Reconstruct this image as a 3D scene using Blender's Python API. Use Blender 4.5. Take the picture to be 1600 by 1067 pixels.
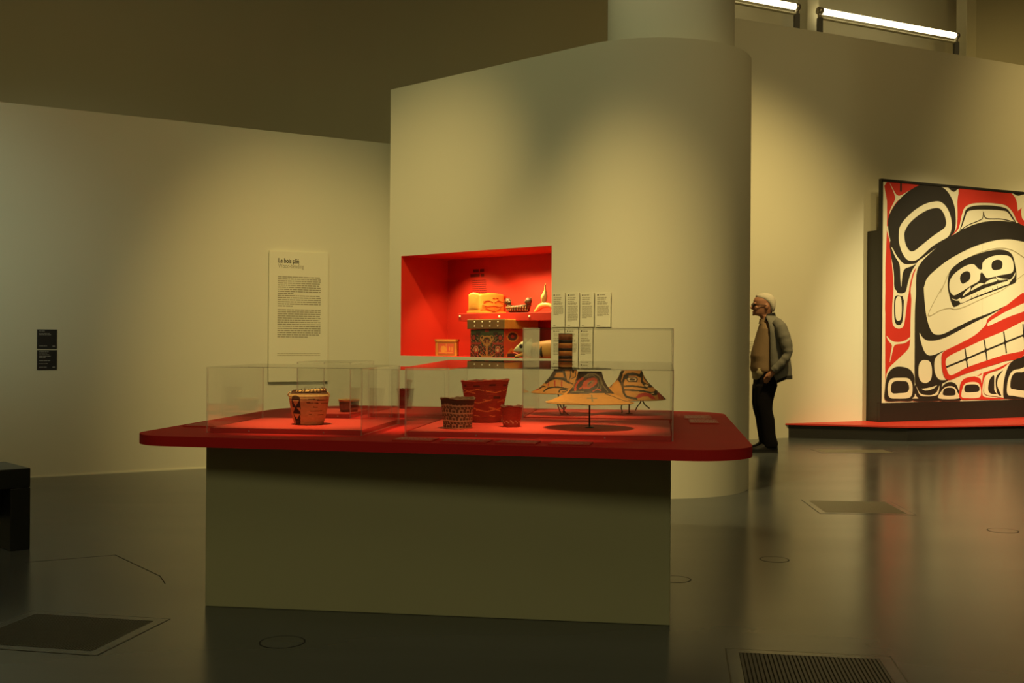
import bpy, bmesh, math, random
from mathutils import Vector, Matrix
random.seed(7)
sc = bpy.context.scene
col = sc.collection
for o in list(bpy.data.objects):
    bpy.data.objects.remove(o)
PI = math.pi
R_ = math.radians

# ------------------------------------------------------------------ camera, world, lights, exposure
FPX, CAM_H, ROLL = 1700.0, 1.2, 0.007
cam_d = bpy.data.cameras.new('camera')
cam = bpy.data.objects.new('camera', cam_d)
col.objects.link(cam)
cam_d.sensor_width = 36.0
cam_d.lens = FPX / 1600 * 36.0
cam_d.clip_end = 100
cam.matrix_world = Matrix.Translation((0, 0, CAM_H)) @ Matrix.Rotation(PI/2, 4, 'X') @ Matrix.Rotation(ROLL, 4, 'Z')
sc.camera = cam

world = bpy.data.worlds.new('world')
sc.world = world
world.use_nodes = True
world.node_tree.nodes['Background'].inputs[0].default_value = (0.30, 0.27, 0.18, 1)
world.node_tree.nodes['Background'].inputs[1].default_value = 0.05

vs = sc.view_settings
vs.view_transform = 'Standard'
vs.look = 'None'
vs.exposure = 0.0
vs.gamma = 1.0
vs.use_curve_mapping = False
try:
    sc.cycles.transparent_max_bounces = 40
    sc.cycles.max_bounces = 18
    sc.cycles.diffuse_bounces = 4
    sc.cycles.glossy_bounces = 14
except Exception:
    pass

WARM = (1.0, 0.73, 0.27)
AMBER = (1.0, 0.66, 0.22)
PALE = (0.78, 1.0, 0.50)
COOL = (0.80, 1.0, 0.78)
SCREEN = (1.0, .82, .42)

def spot(name, loc, aim, watts, angle, blend=0.6, color=WARM, radius=0.06):
    d = bpy.data.lights.new(name, 'SPOT')
    d.energy = watts
    d.color = color
    d.spot_size = R_(angle)
    d.spot_blend = blend
    d.shadow_soft_size = radius
    o = bpy.data.objects.new(name, d)
    col.objects.link(o)
    o.location = loc
    o.rotation_euler = (Vector(aim) - Vector(loc)).to_track_quat('-Z', 'Y').to_euler()
    return o

def area(name, loc, aim, watts, sx, sy, color):
    d = bpy.data.lights.new(name, 'AREA')
    d.shape = 'RECTANGLE'
    d.size, d.size_y = sx, sy
    d.energy = watts
    d.color = color
    o = bpy.data.objects.new(name, d)
    col.objects.link(o)
    o.location = loc
    o.rotation_euler = (Vector(aim) - Vector(loc)).to_track_quat('-Z', 'Y').to_euler()
    return o

# wall washers on the ceiling track, then two added fills
spot('spot_wall_left', (-0.9, 5.4, 6.2), (-1.60, 10.75, 0.50), 1050, 39, 1.0, WARM, .15)
spot('spot_wall_left_wide', (-3.4, 4.6, 6.6), (-3.6, 9.6, 1.2), 80, 80, 1.0, WARM, .2)
spot('spot_pod', (-2.4, 3.4, 6.6), (1.15, 8.42, 0.72), 1700, 28.5, 1.0, WARM, .15)
spot('spot_pod_pale', (-3.2, 4.2, 6.0), (-0.3, 9.5, 2.6), 135, 64, 1.0, PALE, .2)
spot('spot_wall_right', (3.6, 9.2, 6.8), (3.05, 13.6, 0.60), 1550, 57, 1.0, WARM, .15)
spot('spot_wall_right_wide', (5.6, 8.0, 7.4), (5.2, 14.5, 3.0), 190, 110, 1.0, WARM, .2)
spot('spot_wall_far_right', (9.0, 11.0, 7.4), (10.5, 17.0, 1.6), 900, 95, 1.0, WARM, .2)
spot('spot_screen', (8.4, 9.2, 7.0), (5.9, 14.4, 1.45), 2700, 31, .8, SCREEN, .1)
spot('spot_screen_far', (9.0, 9.8, 7.0), (8.0, 15.2, 1.5), 1500, 34, .8, SCREEN, .1)
spot('fill_pod_side', (5.2, 5.6, 7.2), (2.0, 9.2, 1.6), 190, 44, 1.0, WARM, .2)  # added fill to lift the dark right side of the pod
spot('fill_column', (-3.0, 4.5, 7.4), (1.2, 9.2, 5.2), 330, 34, 1.0, (1.0, .84, .45), .15)  # added fill to brighten the column
# table pin spots
spot('spot_left_case', (-1.3, 4.6, 5.4), (-0.95, 5.22, .8), 1350, 13, .9, AMBER, .04)
spot('spot_baskets', (0.15, 4.3, 5.4), (-0.14, 5.12, .8), 950, 13, .9, AMBER, .04)
spot('spot_front_hat', (0.52, 4.9, 5.4), (0.28, 5.0, .8), 950, 12, .9, AMBER, .04)
spot('spot_rear_hats', (0.55, 5.6, 5.4), (0.36, 5.98, .8), 950, 13, .9, AMBER, .04)
spot('spot_rear_left', (-0.8, 5.7, 5.4), (-0.82, 6.15, .8), 800, 12, .9, AMBER, .04)
# added cool spot for the left wall glow, and two added area fills
spot('cool_fill_left', (-6.6, 2.6, 3.6), (-5.3, 8.9, 2.1), 520, 30, 1.0, COOL, .4)
area('fill_overhead', (0, 3.5, 7.6), (0, 5.5, 0), 70, 9, 7, (1.0, .84, .42))  # added overhead fill for the closed room
area('fill_front', (0, -4.4, 6.6), (0, 5.0, .3), 100, 5, 2, (1.0, .88, .46))  # unseen fill behind the camera, lifts the plinth front

# ------------------------------------------------------------------ picture geometry -> metres
CR = Vector((math.cos(ROLL), 0, math.sin(ROLL)))
CU = Vector((-math.sin(ROLL), 0, math.cos(ROLL)))
CC = Vector((0, 0, CAM_H))
def ray(px, py):
    return Vector((0, 1, 0)) + CR * ((px - 800) / FPX) - CU * ((py - 533.5) / FPX)
def atY(px, py, d):
    return CC + ray(px, py) * d
def atZ(px, py, z):
    r = ray(px, py)
    return CC + r * ((z - CAM_H) / r.z)
def atPlane(px, py, p0, n):
    r = ray(px, py)
    return CC + r * ((Vector(p0) - CC).dot(n) / r.dot(n))

# ------------------------------------------------------------------ materials
def mat(name, c, rough=.6, var=.0, scale=20, bump=0, bscale=80, metal=0, spec=.5, c2=None):
    m = bpy.data.materials.new(name)
    m.use_nodes = True
    nt = m.node_tree
    b = nt.nodes['Principled BSDF']
    b.inputs['Roughness'].default_value = rough
    b.inputs['Metallic'].default_value = metal
    b.inputs['Specular IOR Level'].default_value = spec
    tc = nt.nodes.new('ShaderNodeTexCoord')
    n = nt.nodes.new('ShaderNodeTexNoise')
    n.inputs['Scale'].default_value = scale
    n.inputs['Detail'].default_value = 4
    nt.links.new(tc.outputs['Object'], n.inputs['Vector'])
    mx = nt.nodes.new('ShaderNodeMix')
    mx.data_type = 'RGBA'
    if c2 is None:
        c2 = tuple(max(0, x * (1 - var)) for x in c)
    mx.inputs[6].default_value = (*c, 1)
    mx.inputs[7].default_value = (*c2, 1)
    nt.links.new(n.outputs['Fac'], mx.inputs[0])
    nt.links.new(mx.outputs[2], b.inputs['Base Color'])
    if bump:
        n2 = nt.nodes.new('ShaderNodeTexNoise')
        n2.inputs['Scale'].default_value = bscale
        n2.inputs['Detail'].default_value = 5
        nt.links.new(tc.outputs['Object'], n2.inputs['Vector'])
        bp = nt.nodes.new('ShaderNodeBump')
        bp.inputs['Strength'].default_value = bump
        bp.inputs['Distance'].default_value = .004
        nt.links.new(n2.outputs['Fac'], bp.inputs['Height'])
        nt.links.new(bp.outputs['Normal'], b.inputs['Normal'])
    return m

M = {}
M['wall'] = mat('wall_paint', (.74, .71, .56), .75, .05, 1.2, .05, 60, spec=.25)
M['wall_far'] = mat('wall_far_paint', (.62, .57, .37), .8, .06, .8, .05, 40, spec=.2)
M['ceiling'] = mat('ceiling_paint', (.35, .30, .2), .9, .1, 1)
M['column'] = mat('column_plaster', (.74, .72, .60), .7, .04, 1, .05, 40, spec=.3)
M['plinth'] = mat('plinth_paint', (.54, .54, .32), .7, .06, 2, .05, 60, spec=.25)
M['red'] = mat('red_lacquer', (.66, .026, .026), .62, .12, 4, .03, 120, spec=.1)
M['redpad'] = mat('red_pad', (.64, .055, .045), .55, .08, 6, .03, 120, spec=.3)
M['redniche'] = mat('red_niche', (.56, .025, .012), .6, .1, 3, .02, 90)
M['redplat'] = mat('red_platform', (.62, .035, .02), .5, .08, 3)
M['dark'] = mat('dark_wood', (.022, .020, .016), .45, .3, 14, .1, 60)
M['benchm'] = mat('bench_black', (.018, .019, .018), .38, .3, 9, .05, 60)
M['black'] = mat('black_metal', (.012, .011, .010), .4)
M['card'] = mat('pale_card', (.80, .77, .60), .6, .03, 3)
M['blackcard'] = mat('black_card', (.016, .015, .017), .5, .2, 6)
M['ink'] = mat('ink', (.06, .05, .03), .7)
M['inkgrey'] = mat('ink_grey', (.36, .33, .23), .7)
M['inkred'] = mat('ink_dark_red', (.14, .006, .006), .7)
M['inkpale'] = mat('ink_pale', (.30, .29, .27), .6)
M['inkpink'] = mat('ink_pink', (.88, .52, .42), .6)
M['cream'] = mat('cream_board', (.80, .74, .55), .55, .05, 3, .03, 30)
M['pblack'] = mat('paint_black', (.028, .023, .018), .5, .25, 5, .03, 30)
M['pred'] = mat('paint_red', (.62, .035, .02), .5, .1, 4, .03, 30)
M['pthin'] = mat('paint_line', (.42, .36, .22), .6)
M['steel'] = mat('screw_steel', (.6, .55, .45), .3, metal=.8)
M['grate'] = mat('grate_metal', (.085, .080, .062), .45, .3, 12, metal=.3)
M['grate_sheen'] = mat('grate_metal_sheen', (.30, .28, .21), .4, .2, 12, metal=.3)  # paler copy of the grate metal, reflected sheen put into its colour
M['pit_shade'] = mat('grate_pit_shade', (.006, .006, .005), .9)
M['joint'] = mat('floor_joint', (.02, .018, .015), .8)
M['straw'] = mat('straw', (.58, .29, .08), .7, c2=(.42, .18, .04), scale=60, bump=.4, bscale=250)
M['hatdark'] = mat('hat_dark', (.085, .062, .055), .7, .4, 50, .3, 250)
M['hatred'] = mat('hat_red', (.50, .09, .05), .7, .2, 50, .3, 250)
M['hatblack'] = mat('hat_black', (.030, .022, .015), .7, .3, 50, .3, 250)
M['hatgrey'] = mat('hat_grey', (.24, .20, .12), .7, .3, 50, .3, 250)
M['crimson'] = mat('hat_crimson', (.42, .018, .022), .7, .2, 50, .2, 250)
M['hatbrown'] = mat('hat_brown', (.30, .125, .045), .7, .3, 50, .3, 250)
M['leather'] = mat('leather_tie', (.03, .02, .013), .8)
M['btan'] = mat('basket_tan', (.66, .44, .19), .75, c2=(.44, .25, .09), scale=70, bump=.5, bscale=220)
M['bnavy'] = mat('basket_navy', (.022, .022, .028), .75, .3, 60, .3, 200)
M['bbrown'] = mat('basket_brown', (.11, .045, .02), .8, .4, 60, .4, 200)
M['bred'] = mat('basket_red', (.40, .062, .032), .78, c2=(.26, .040, .020), scale=45, bump=.5, bscale=200)
M['bredl'] = mat('basket_rust_line', (.80, .36, .10), .75, .3, 60, .3, 200)
M['bdark'] = mat('basket_dark', (.18, .10, .055), .8, c2=(.09, .05, .03), scale=60, bump=.5, bscale=200)
M['bpale'] = mat('basket_pale', (.72, .52, .27), .75, .4, 80, .3, 200)
M['bwine'] = mat('basket_wine', (.16, .028, .022), .8, .4, 50, .4, 200)
M['ycedar'] = mat('yellow_cedar', (.72, .38, .07), .5, c2=(.58, .25, .035), scale=18, bump=.25, bscale=60)
M['carve'] = mat('carved_line', (.34, .13, .02), .7)
M['bowlm'] = mat('dark_carved_wood', (.085, .048, .026), .45, .5, 40, .4, 90)
M['horn'] = mat('horn', (.85, .55, .20), .35, .2, 20)
M['lidm'] = mat('lid_brown', (.30, .16, .06), .55, .3, 20)
M['shell'] = mat('shell_stud', (.9, .84, .66), .4)
M['chestred'] = mat('chest_red', (.40, .055, .035), .6, .3, 30)
M['chestgreen'] = mat('chest_green', (.07, .085, .035), .6, .3, 30)
M['chestdark'] = mat('chest_dark', (.05, .032, .022), .6, .4, 30)
M['chesttan'] = mat('chest_tan', (.55, .28, .08), .6, .3, 30)
M['chestside'] = mat('chest_side', (.62, .12, .05), .6, .2, 20)
M['maskpale'] = mat('mask_pale_green', (.50, .56, .36), .5, .15, 30)
M['maskbody'] = mat('mask_body', (.62, .36, .09), .5, c2=(.40, .16, .04), scale=14)
M['skin'] = mat('skin', (.42, .19, .11), .55, .12, 20)
M['hair'] = mat('white_hair', (.62, .56, .46), .8, .25, 90, .6, 150)
M['jacket'] = mat('jacket_grey', (.20, .19, .16), .85, .35, 9, 1.0, 16)
M['jtrim'] = mat('jacket_trim', (.018, .017, .016), .8)
M['pull'] = mat('sweater', (.28, .18, .095), .9, .15, 40, .4, 120)
M['shirt'] = mat('shirt', (.36, .29, .17), .8)
M['trous'] = mat('trousers', (.008, .007, .009), .95, spec=.1)
M['shoe'] = mat('shoe', (.010, .009, .009), .55, spec=.25)
M['glasses'] = mat('spectacle_frame', (.012, .01, .01), .3)
M['lip'] = mat('lips', (.33, .11, .08), .55)
M['eyem'] = mat('eye', (.05, .04, .035), .2)

# floor: polished concrete
m = bpy.data.materials.new('polished_concrete'); m.use_nodes = True
nt = m.node_tree; b = nt.nodes['Principled BSDF']
tc = nt.nodes.new('ShaderNodeTexCoord')
n1 = nt.nodes.new('ShaderNodeTexNoise'); n1.inputs['Scale'].default_value = .9; n1.inputs['Detail'].default_value = 6
n2 = nt.nodes.new('ShaderNodeTexNoise'); n2.inputs['Scale'].default_value = 35; n2.inputs['Detail'].default_value = 3
mp = nt.nodes.new('ShaderNodeMapping'); mp.inputs['Scale'].default_value = (.5, 2.0, 1)
cr = nt.nodes.new('ShaderNodeValToRGB')
cr.color_ramp.elements[0].position = .3; cr.color_ramp.elements[0].color = (.070, .080, .086, 1)
cr.color_ramp.elements[1].position = .7; cr.color_ramp.elements[1].color = (.096, .107, .114, 1)
rr = nt.nodes.new('ShaderNodeMapRange'); rr.inputs[3].default_value = .17; rr.inputs[4].default_value = .26
nt.links.new(tc.outputs['Object'], mp.inputs['Vector'])
nt.links.new(mp.outputs[0], n1.inputs['Vector']); nt.links.new(tc.outputs['Object'], n2.inputs['Vector'])
nt.links.new(n1.outputs['Fac'], cr.inputs[0]); nt.links.new(cr.outputs[0], b.inputs['Base Color'])
nt.links.new(n1.outputs['Fac'], rr.inputs[0]); nt.links.new(rr.outputs[0], b.inputs['Roughness'])
bp = nt.nodes.new('ShaderNodeBump'); bp.inputs['Strength'].default_value = .02; bp.inputs['Distance'].default_value = .002
nt.links.new(n2.outputs['Fac'], bp.inputs['Height']); nt.links.new(bp.outputs[0], b.inputs['Normal'])
b.inputs['Specular IOR Level'].default_value = .38
M['floor'] = m

# acrylic: clear sheet (Schlick reflection over transparency), polished edges
m = bpy.data.materials.new('clear_acrylic'); m.use_nodes = True
nt = m.node_tree; nt.nodes.remove(nt.nodes['Principled BSDF'])
out = nt.nodes['Material Output']
lw = nt.nodes.new('ShaderNodeLayerWeight'); lw.inputs['Blend'].default_value = .5
pw = nt.nodes.new('ShaderNodeMath'); pw.operation = 'POWER'; pw.inputs[1].default_value = 4.2
ma = nt.nodes.new('ShaderNodeMath'); ma.operation = 'MULTIPLY_ADD'; ma.inputs[1].default_value = .92; ma.inputs[2].default_value = .04
tr = nt.nodes.new('ShaderNodeBsdfTransparent'); tr.inputs[0].default_value = (.996, .996, .992, 1)
gl = nt.nodes.new('ShaderNodeBsdfGlossy'); gl.inputs['Roughness'].default_value = .0
mx = nt.nodes.new('ShaderNodeMixShader')
nt.links.new(lw.outputs['Facing'], pw.inputs[0]); nt.links.new(pw.outputs[0], ma.inputs[0])
nt.links.new(ma.outputs[0], mx.inputs[0]); nt.links.new(tr.outputs[0], mx.inputs[1]); nt.links.new(gl.outputs[0], mx.inputs[2])
nt.links.new(mx.outputs[0], out.inputs[0])
M['acrylic'] = m
m = bpy.data.materials.new('acrylic_edge'); m.use_nodes = True
nt = m.node_tree; nt.nodes.remove(nt.nodes['Principled BSDF'])
out = nt.nodes['Material Output']
df = nt.nodes.new('ShaderNodeBsdfTranslucent'); df.inputs[0].default_value = (.97, .95, .86, 1)
dd = nt.nodes.new('ShaderNodeBsdfDiffuse'); dd.inputs[0].default_value = (.97, .95, .86, 1)
tr = nt.nodes.new('ShaderNodeBsdfTransparent')
m1 = nt.nodes.new('ShaderNodeMixShader'); m1.inputs[0].default_value = .35
m2 = nt.nodes.new('ShaderNodeMixShader'); m2.inputs[0].default_value = .60
nt.links.new(df.outputs[0], m1.inputs[1]); nt.links.new(dd.outputs[0], m1.inputs[2])
nt.links.new(m1.outputs[0], m2.inputs[1]); nt.links.new(tr.outputs[0], m2.inputs[2])
nt.links.new(m2.outputs[0], out.inputs[0])
M['acrylic_edge'] = m
m = bpy.data.materials.new('tube_light'); m.use_nodes = True
nt = m.node_tree; nt.nodes.remove(nt.nodes['Principled BSDF'])
em = nt.nodes.new('ShaderNodeEmission'); em.inputs[0].default_value = (1, .86, .52, 1); em.inputs[1].default_value = 4.5
nt.links.new(em.outputs[0], nt.nodes['Material Output'].inputs[0])
M['tube'] = m

# ------------------------------------------------------------------ object helpers
def obj(name, bm_or_me, mats, parent=None, smooth=False, label=None):
    if isinstance(bm_or_me, bmesh.types.BMesh):
        bmesh.ops.recalc_face_normals(bm_or_me, faces=bm_or_me.faces)
        me = bpy.data.meshes.new(name)
        bm_or_me.to_mesh(me); bm_or_me.free()
    else:
        me = bm_or_me
    if not isinstance(mats, (list, tuple)): mats = [mats]
    if len(me.materials) == 0:
        for k in mats: me.materials.append(M[k])
    if smooth:
        for p in me.polygons: p.use_smooth = True
    o = bpy.data.objects.new(name, me)
    col.objects.link(o)
    if parent is not None: o.parent = parent
    if label: o['label'] = label
    return o

def thing(name, label, cat, loc=(0, 0, 0), rotz=0, group=None):
    o = bpy.data.objects.new(name, None)
    o.empty_display_size = .1
    col.objects.link(o)
    o.location = loc
    o.rotation_euler = (0, 0, rotz)
    o['label'] = label; o['category'] = cat
    if group: o['group'] = group
    return o

def tag(o, label, cat, group=None):
    o['label'] = label; o['category'] = cat
    if group: o['group'] = group
    return o

def struct(o):
    o['kind'] = 'structure'
    return o

def box(bm, x0, x1, y0, y1, z0, z1, bevel=0):
    vs_ = [bm.verts.new(p) for p in ((x0,y0,z0),(x1,y0,z0),(x1,y1,z0),(x0,y1,z0),(x0,y0,z1),(x1,y0,z1),(x1,y1,z1),(x0,y1,z1))]
    fs = []
    for q in ((0,3,2,1),(4,5,6,7),(0,1,5,4),(1,2,6,5),(2,3,7,6),(3,0,4,7)):
        fs.append(bm.faces.new([vs_[i] for i in q]))
    if bevel:
        es = list({e for f in fs for e in f.edges})
        bmesh.ops.bevel(bm, geom=es, offset=bevel, segments=2, profile=.5, affect='EDGES')
    return fs

def mkbox(name, m_, parent, x0, x1, y0, y1, z0, z1, bevel=0, label=None):
    bm = bmesh.new(); box(bm, x0, x1, y0, y1, z0, z1, bevel)
    return obj(name, bm, m_, parent, label=label)

def prism(bm, pts, z0, z1):
    lo = [bm.verts.new((p[0], p[1], z0)) for p in pts]
    hi = [bm.verts.new((p[0], p[1], z1)) for p in pts]
    bm.faces.new(list(reversed(lo))); bm.faces.new(hi)
    n = len(pts)
    for i in range(n):
        bm.faces.new((lo[i], lo[(i+1) % n], hi[(i+1) % n], hi[i]))

def tube(bm, pts, rad, n=8, caps=True):
    pts = [Vector(p) for p in pts]
    if not isinstance(rad, (list, tuple)): rad = [rad] * len(pts)
    rings = []
    ref = None
    for i, p in enumerate(pts):
        if i == 0: t = pts[1] - p
        elif i == len(pts) - 1: t = p - pts[i-1]
        else: t = (pts[i+1] - p).normalized() + (p - pts[i-1]).normalized()
        t.normalize()
        if ref is None:
            ref = Vector((0, 0, 1)) if abs(t.z) < .9 else Vector((1, 0, 0))
        a = t.cross(ref).normalized(); b_ = t.cross(a).normalized()
        ref = -b_ if (-b_).dot(ref) > 0 else b_
        rings.append([bm.verts.new(p + (a * math.cos(2*PI*k/n) + b_ * math.sin(2*PI*k/n)) * rad[i]) for k in range(n)])
    for i in range(len(rings) - 1):
        for k in range(n):
            bm.faces.new((rings[i][k], rings[i][(k+1) % n], rings[i+1][(k+1) % n], rings[i+1][k]))
    if caps:
        bm.faces.new(list(reversed(rings[0]))); bm.faces.new(rings[-1])

def lathe(bm, prof, n=48, fn=None, cx=0, cy=0, jit=None):
    """revolve (r, z) pairs; fn(theta, z, i) -> material slot"""
    rings = []
    for i, (r, z) in enumerate(prof):
        if r < 1e-6:
            rings.append([bm.verts.new((cx, cy, z))])
        else:
            ring = []
            for k in range(n):
                th = 2*PI*k/n
                dz = jit(th, i) if jit else 0
                ring.append(bm.verts.new((cx + r*math.cos(th), cy + r*math.sin(th), z + dz)))
            rings.append(ring)
    for i in range(len(rings) - 1):
        A, B = rings[i], rings[i+1]
        for k in range(n):
            k2 = (k + 1) % n
            if len(A) == 1 and len(B) == 1: continue
            if len(A) == 1: f = bm.faces.new((A[0], B[k2], B[k]))
            elif len(B) == 1: f = bm.faces.new((A[k], A[k2], B[0]))
            else: f = bm.faces.new((A[k], A[k2], B[k2], B[k]))
            if fn:
                f.material_index = fn(2*PI*(k+.5)/n, (prof[i][1] + prof[i+1][1]) / 2, i)

def loft(bm, rings, n=28, power=2.4, cap=True):
    """rings: (z, x_front, x_back, half_width[, y_centre])"""
    rs = []
    for r in rings:
        z, xf, xb, hw = r[:4]
        yc = r[4] if len(r) > 4 else 0
        cx, rx = (xf + xb) / 2, abs(xb - xf) / 2
        ring = []
        for k in range(n):
            t = 2*PI*k/n
            c, s = math.cos(t), math.sin(t)
            ring.append(bm.verts.new((cx + rx * math.copysign(abs(c)**(2/power), c), yc + hw * math.copysign(abs(s)**(2/power), s), z)))
        rs.append(ring)
    for i in range(len(rs) - 1):
        for k in range(n):
            bm.faces.new((rs[i][k], rs[i][(k+1) % n], rs[i+1][(k+1) % n], rs[i+1][k]))
    if cap:
        bm.faces.new(list(reversed(rs[0]))); bm.faces.new(rs[-1])

def sphere(bm, c, rx, ry=None, rz=None, seg=16, rings=10):
    ry = rx if ry is None else ry; rz = rx if rz is None else rz
    mtx = Matrix.Translation(c) @ Matrix.Diagonal((rx, ry, rz, 1))
    bmesh.ops.create_uvsphere(bm, u_segments=seg, v_segments=rings, radius=1, matrix=mtx)

def spline(pts, closed=True, sub=5):
    pts = [Vector(p) for p in pts]
    n = len(pts); res = []
    rng = range(n) if closed else range(n - 1)
    for i in rng:
        if closed:
            p0, p1, p2, p3 = pts[(i-1) % n], pts[i], pts[(i+1) % n], pts[(i+2) % n]
        else:
            p0, p1, p2, p3 = pts[max(i-1, 0)], pts[i], pts[i+1], pts[min(i+2, n-1)]
        for k in range(sub):
            t = k / sub
            res.append(.5 * ((2*p1) + (p2-p0)*t + (2*p0-5*p1+4*p2-p3)*t*t + (-p0+3*p1-3*p2+p3)*t**3))
    if not closed: res.append(pts[-1])
    return res

def remesh(name, bm, mats, parent, voxel, smooth_it=4, fac=.5):
    o = obj(name, bm, mats, None)
    md = o.modifiers.new('r', 'REMESH'); md.mode = 'VOXEL'; md.voxel_size = voxel; md.use_smooth_shade = True
    if smooth_it:
        s = o.modifiers.new('s', 'SMOOTH'); s.factor = fac; s.iterations = smooth_it
    dg = bpy.context.evaluated_depsgraph_get(); dg.update()
    me = bpy.data.meshes.new_from_object(o.evaluated_get(dg))
    old = o.data
    o.modifiers.clear(); o.data = me
    bpy.data.meshes.remove(old)
    for p in me.polygons: p.use_smooth = True
    if parent is not None: o.parent = parent
    return o

def text_mesh(name, s, size, m_, parent, loc, rot=(PI/2, 0, 0), align='LEFT', bold=0):
    cu = bpy.data.curves.new(name, 'FONT')
    cu.body = s; cu.size = size; cu.align_x = align; cu.extrude = .0005; cu.offset = bold
    t = bpy.data.objects.new('tmp', cu); col.objects.link(t)
    dg = bpy.context.evaluated_depsgraph_get(); dg.update()
    me = bpy.data.meshes.new_from_object(t.evaluated_get(dg))
    bpy.data.objects.remove(t)
    me.materials.clear()
    o = obj(name, me, m_, parent)
    o.location = loc; o.rotation_euler = rot
    return o

def word_bars(bm, x0, x1, z, h, y=-.0012, last=1.0, rnd=random):
    x = x0; end = x0 + (x1 - x0) * last
    while x < end - h:
        w = min(h * rnd.uniform(1.2, 6.0), end - x)
        v = [bm.verts.new(p) for p in ((x, y, z), (x+w, y, z), (x+w, y, z+h), (x, y, z+h))]
        bm.faces.new(v)
        x += w + h * .55

def stuff(o):
    o['kind'] = 'stuff'; return o

# ------------------------------------------------------------------ structure
bm = bmesh.new(); box(bm, -14, 18, -6, 26, -.2, 0)
struct(obj('floor', bm, 'floor'))
bm = bmesh.new(); box(bm, -14, 18, -6, 26, 8.0, 8.2)
struct(obj('ceiling', bm, 'ceiling'))

def wall(name, p, q, h, th, m_, z0=0):
    """p -> q with the visible face on the right-hand (camera) side"""
    p, q = Vector((*p, 0)), Vector((*q, 0))
    d = (q - p); L = d.length; a = math.atan2(d.y, d.x)
    bm = bmesh.new(); box(bm, 0, L, 0, th, z0, h)
    o = obj(name, bm, m_); o.location = p; o.rotation_euler = (0, 0, a)
    return struct(o)

WL_A = math.atan2(.51, .86)
WL_D = Vector((math.cos(WL_A), math.sin(WL_A), 0)); WL_N = Vector((math.sin(WL_A), -math.cos(WL_A), 0))
WL_P = Vector((-2.85, 10.11, 0))
p = WL_P + WL_D * -8.2; q = WL_P + WL_D * 2.3
wall('wall_left', p[:2], q[:2], 3.2, .18, 'wall')
WR_A = R_(25.5)
WR_D = Vector((math.cos(WR_A), math.sin(WR_A), 0)); WR_N = Vector((math.sin(WR_A), -math.cos(WR_A), 0))
WR_P = Vector((3.459, 13.80, 0))
p = WR_P - WR_D * 1.75; q = WR_P + WR_D * 11.5
wall('wall_right', p[:2], q[:2], 5.22, .18, 'wall')
CB = Vector((-1.55, 13.2, 0))
p = CB - WL_D * 13
wall('wall_back_left', p[:2], CB[:2], 8, .2, 'wall_far')
q = CB + WR_D * 19
wall('wall_back_right', CB[:2], q[:2], 8, .2, 'wall_far')
wall('wall_front', (18, -5.8), (-14, -5.8), 8, .2, 'wall_far')
wall('wall_far_left', (-13.8, -6), (-13.8, 8), 8, .2, 'wall_far')
wall('wall_far_right', (17.4, 23), (17.4, -6), 8, .2, 'wall_far')

# central rounded pod with the niche
PA = R_(-42.5)
PU = Vector((math.cos(PA), math.sin(PA), 0)); PN = Vector((math.sin(PA), -math.cos(PA), 0))  # PN towards the room
PC, PR = Vector((1.15, 9.2, 0)), .84
PT = PC + PN * PR                                         # tangent point of face and curve
PL = atPlane(608, 500, PT, PN); PL.z = 0                  # left corner of the face
S_T = (PT - PL).dot(PU)
POD_H = 3.545
pod = bpy.data.objects.new('wall_middle', None); col.objects.link(pod); pod.location = PL; pod.rotation_euler = (0, 0, PA)
struct(pod)
def pod_local(px, py, depth=0):
    w = atPlane(px, py, PL - PN * depth, PN)
    d = w - PL
    return d.dot(PU), w.z
def pod_at(s):
    """local (x, y, turn) along face then curve"""
    if s <= S_T: return s, 0.0, 0.0
    t = (s - S_T) / PR
    return S_T + PR * math.sin(t), PR * (1 - math.cos(t)), t
n0, zt0 = pod_local(627, 398); n1_, zt1 = pod_local(862, 386)
_, zb0 = pod_local(627, 554); _, zb1 = pod_local(862, 562)
NZ0, NZ1 = (zb0 + zb1) / 2, (zt0 + zt1) / 2
ND = .60
print('niche', n0, n1_, NZ0, NZ1, 'S_T', S_T, 'zt', zt0, zt1, zb0, zb1)
bm = bmesh.new()
# face around the opening (thickness 4 cm), then curved shell
for (a0, a1, b0, b1) in ((0, n0, 0, POD_H), (n1_, S_T, 0, POD_H), (n0, n1_, 0, NZ0), (n0, n1_, NZ1, POD_H)):
    v = [bm.verts.new(p) for p in ((a0, 0, b0), (a1, 0, b0), (a1, 0, b1), (a0, 0, b1))]
    bm.faces.new(v)
arc = []
NA = 40
tot = R_(200)
for k in range(NA + 1):
    t = tot * k / NA
    arc.append((S_T + PR * math.sin(t), PR * (1 - math.cos(t))))
arc += [(0.55, 1.75), (0.02, 1.0), (0, .03), (0.0, 0)]
for i in range(len(arc) - 1):
    v = [bm.verts.new(p) for p in ((*arc[i], 0), (*arc[i+1], 0), (*arc[i+1], POD_H), (*arc[i], POD_H))]
    f = bm.faces.new(v); f.smooth = i < NA
bmesh.ops.remove_doubles(bm, verts=bm.verts, dist=.0005)
v = [bm.verts.new((*p, POD_H)) for p in arc]
bm.faces.new(v)
obj('wall_shell', bm, 'wall', pod)
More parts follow.
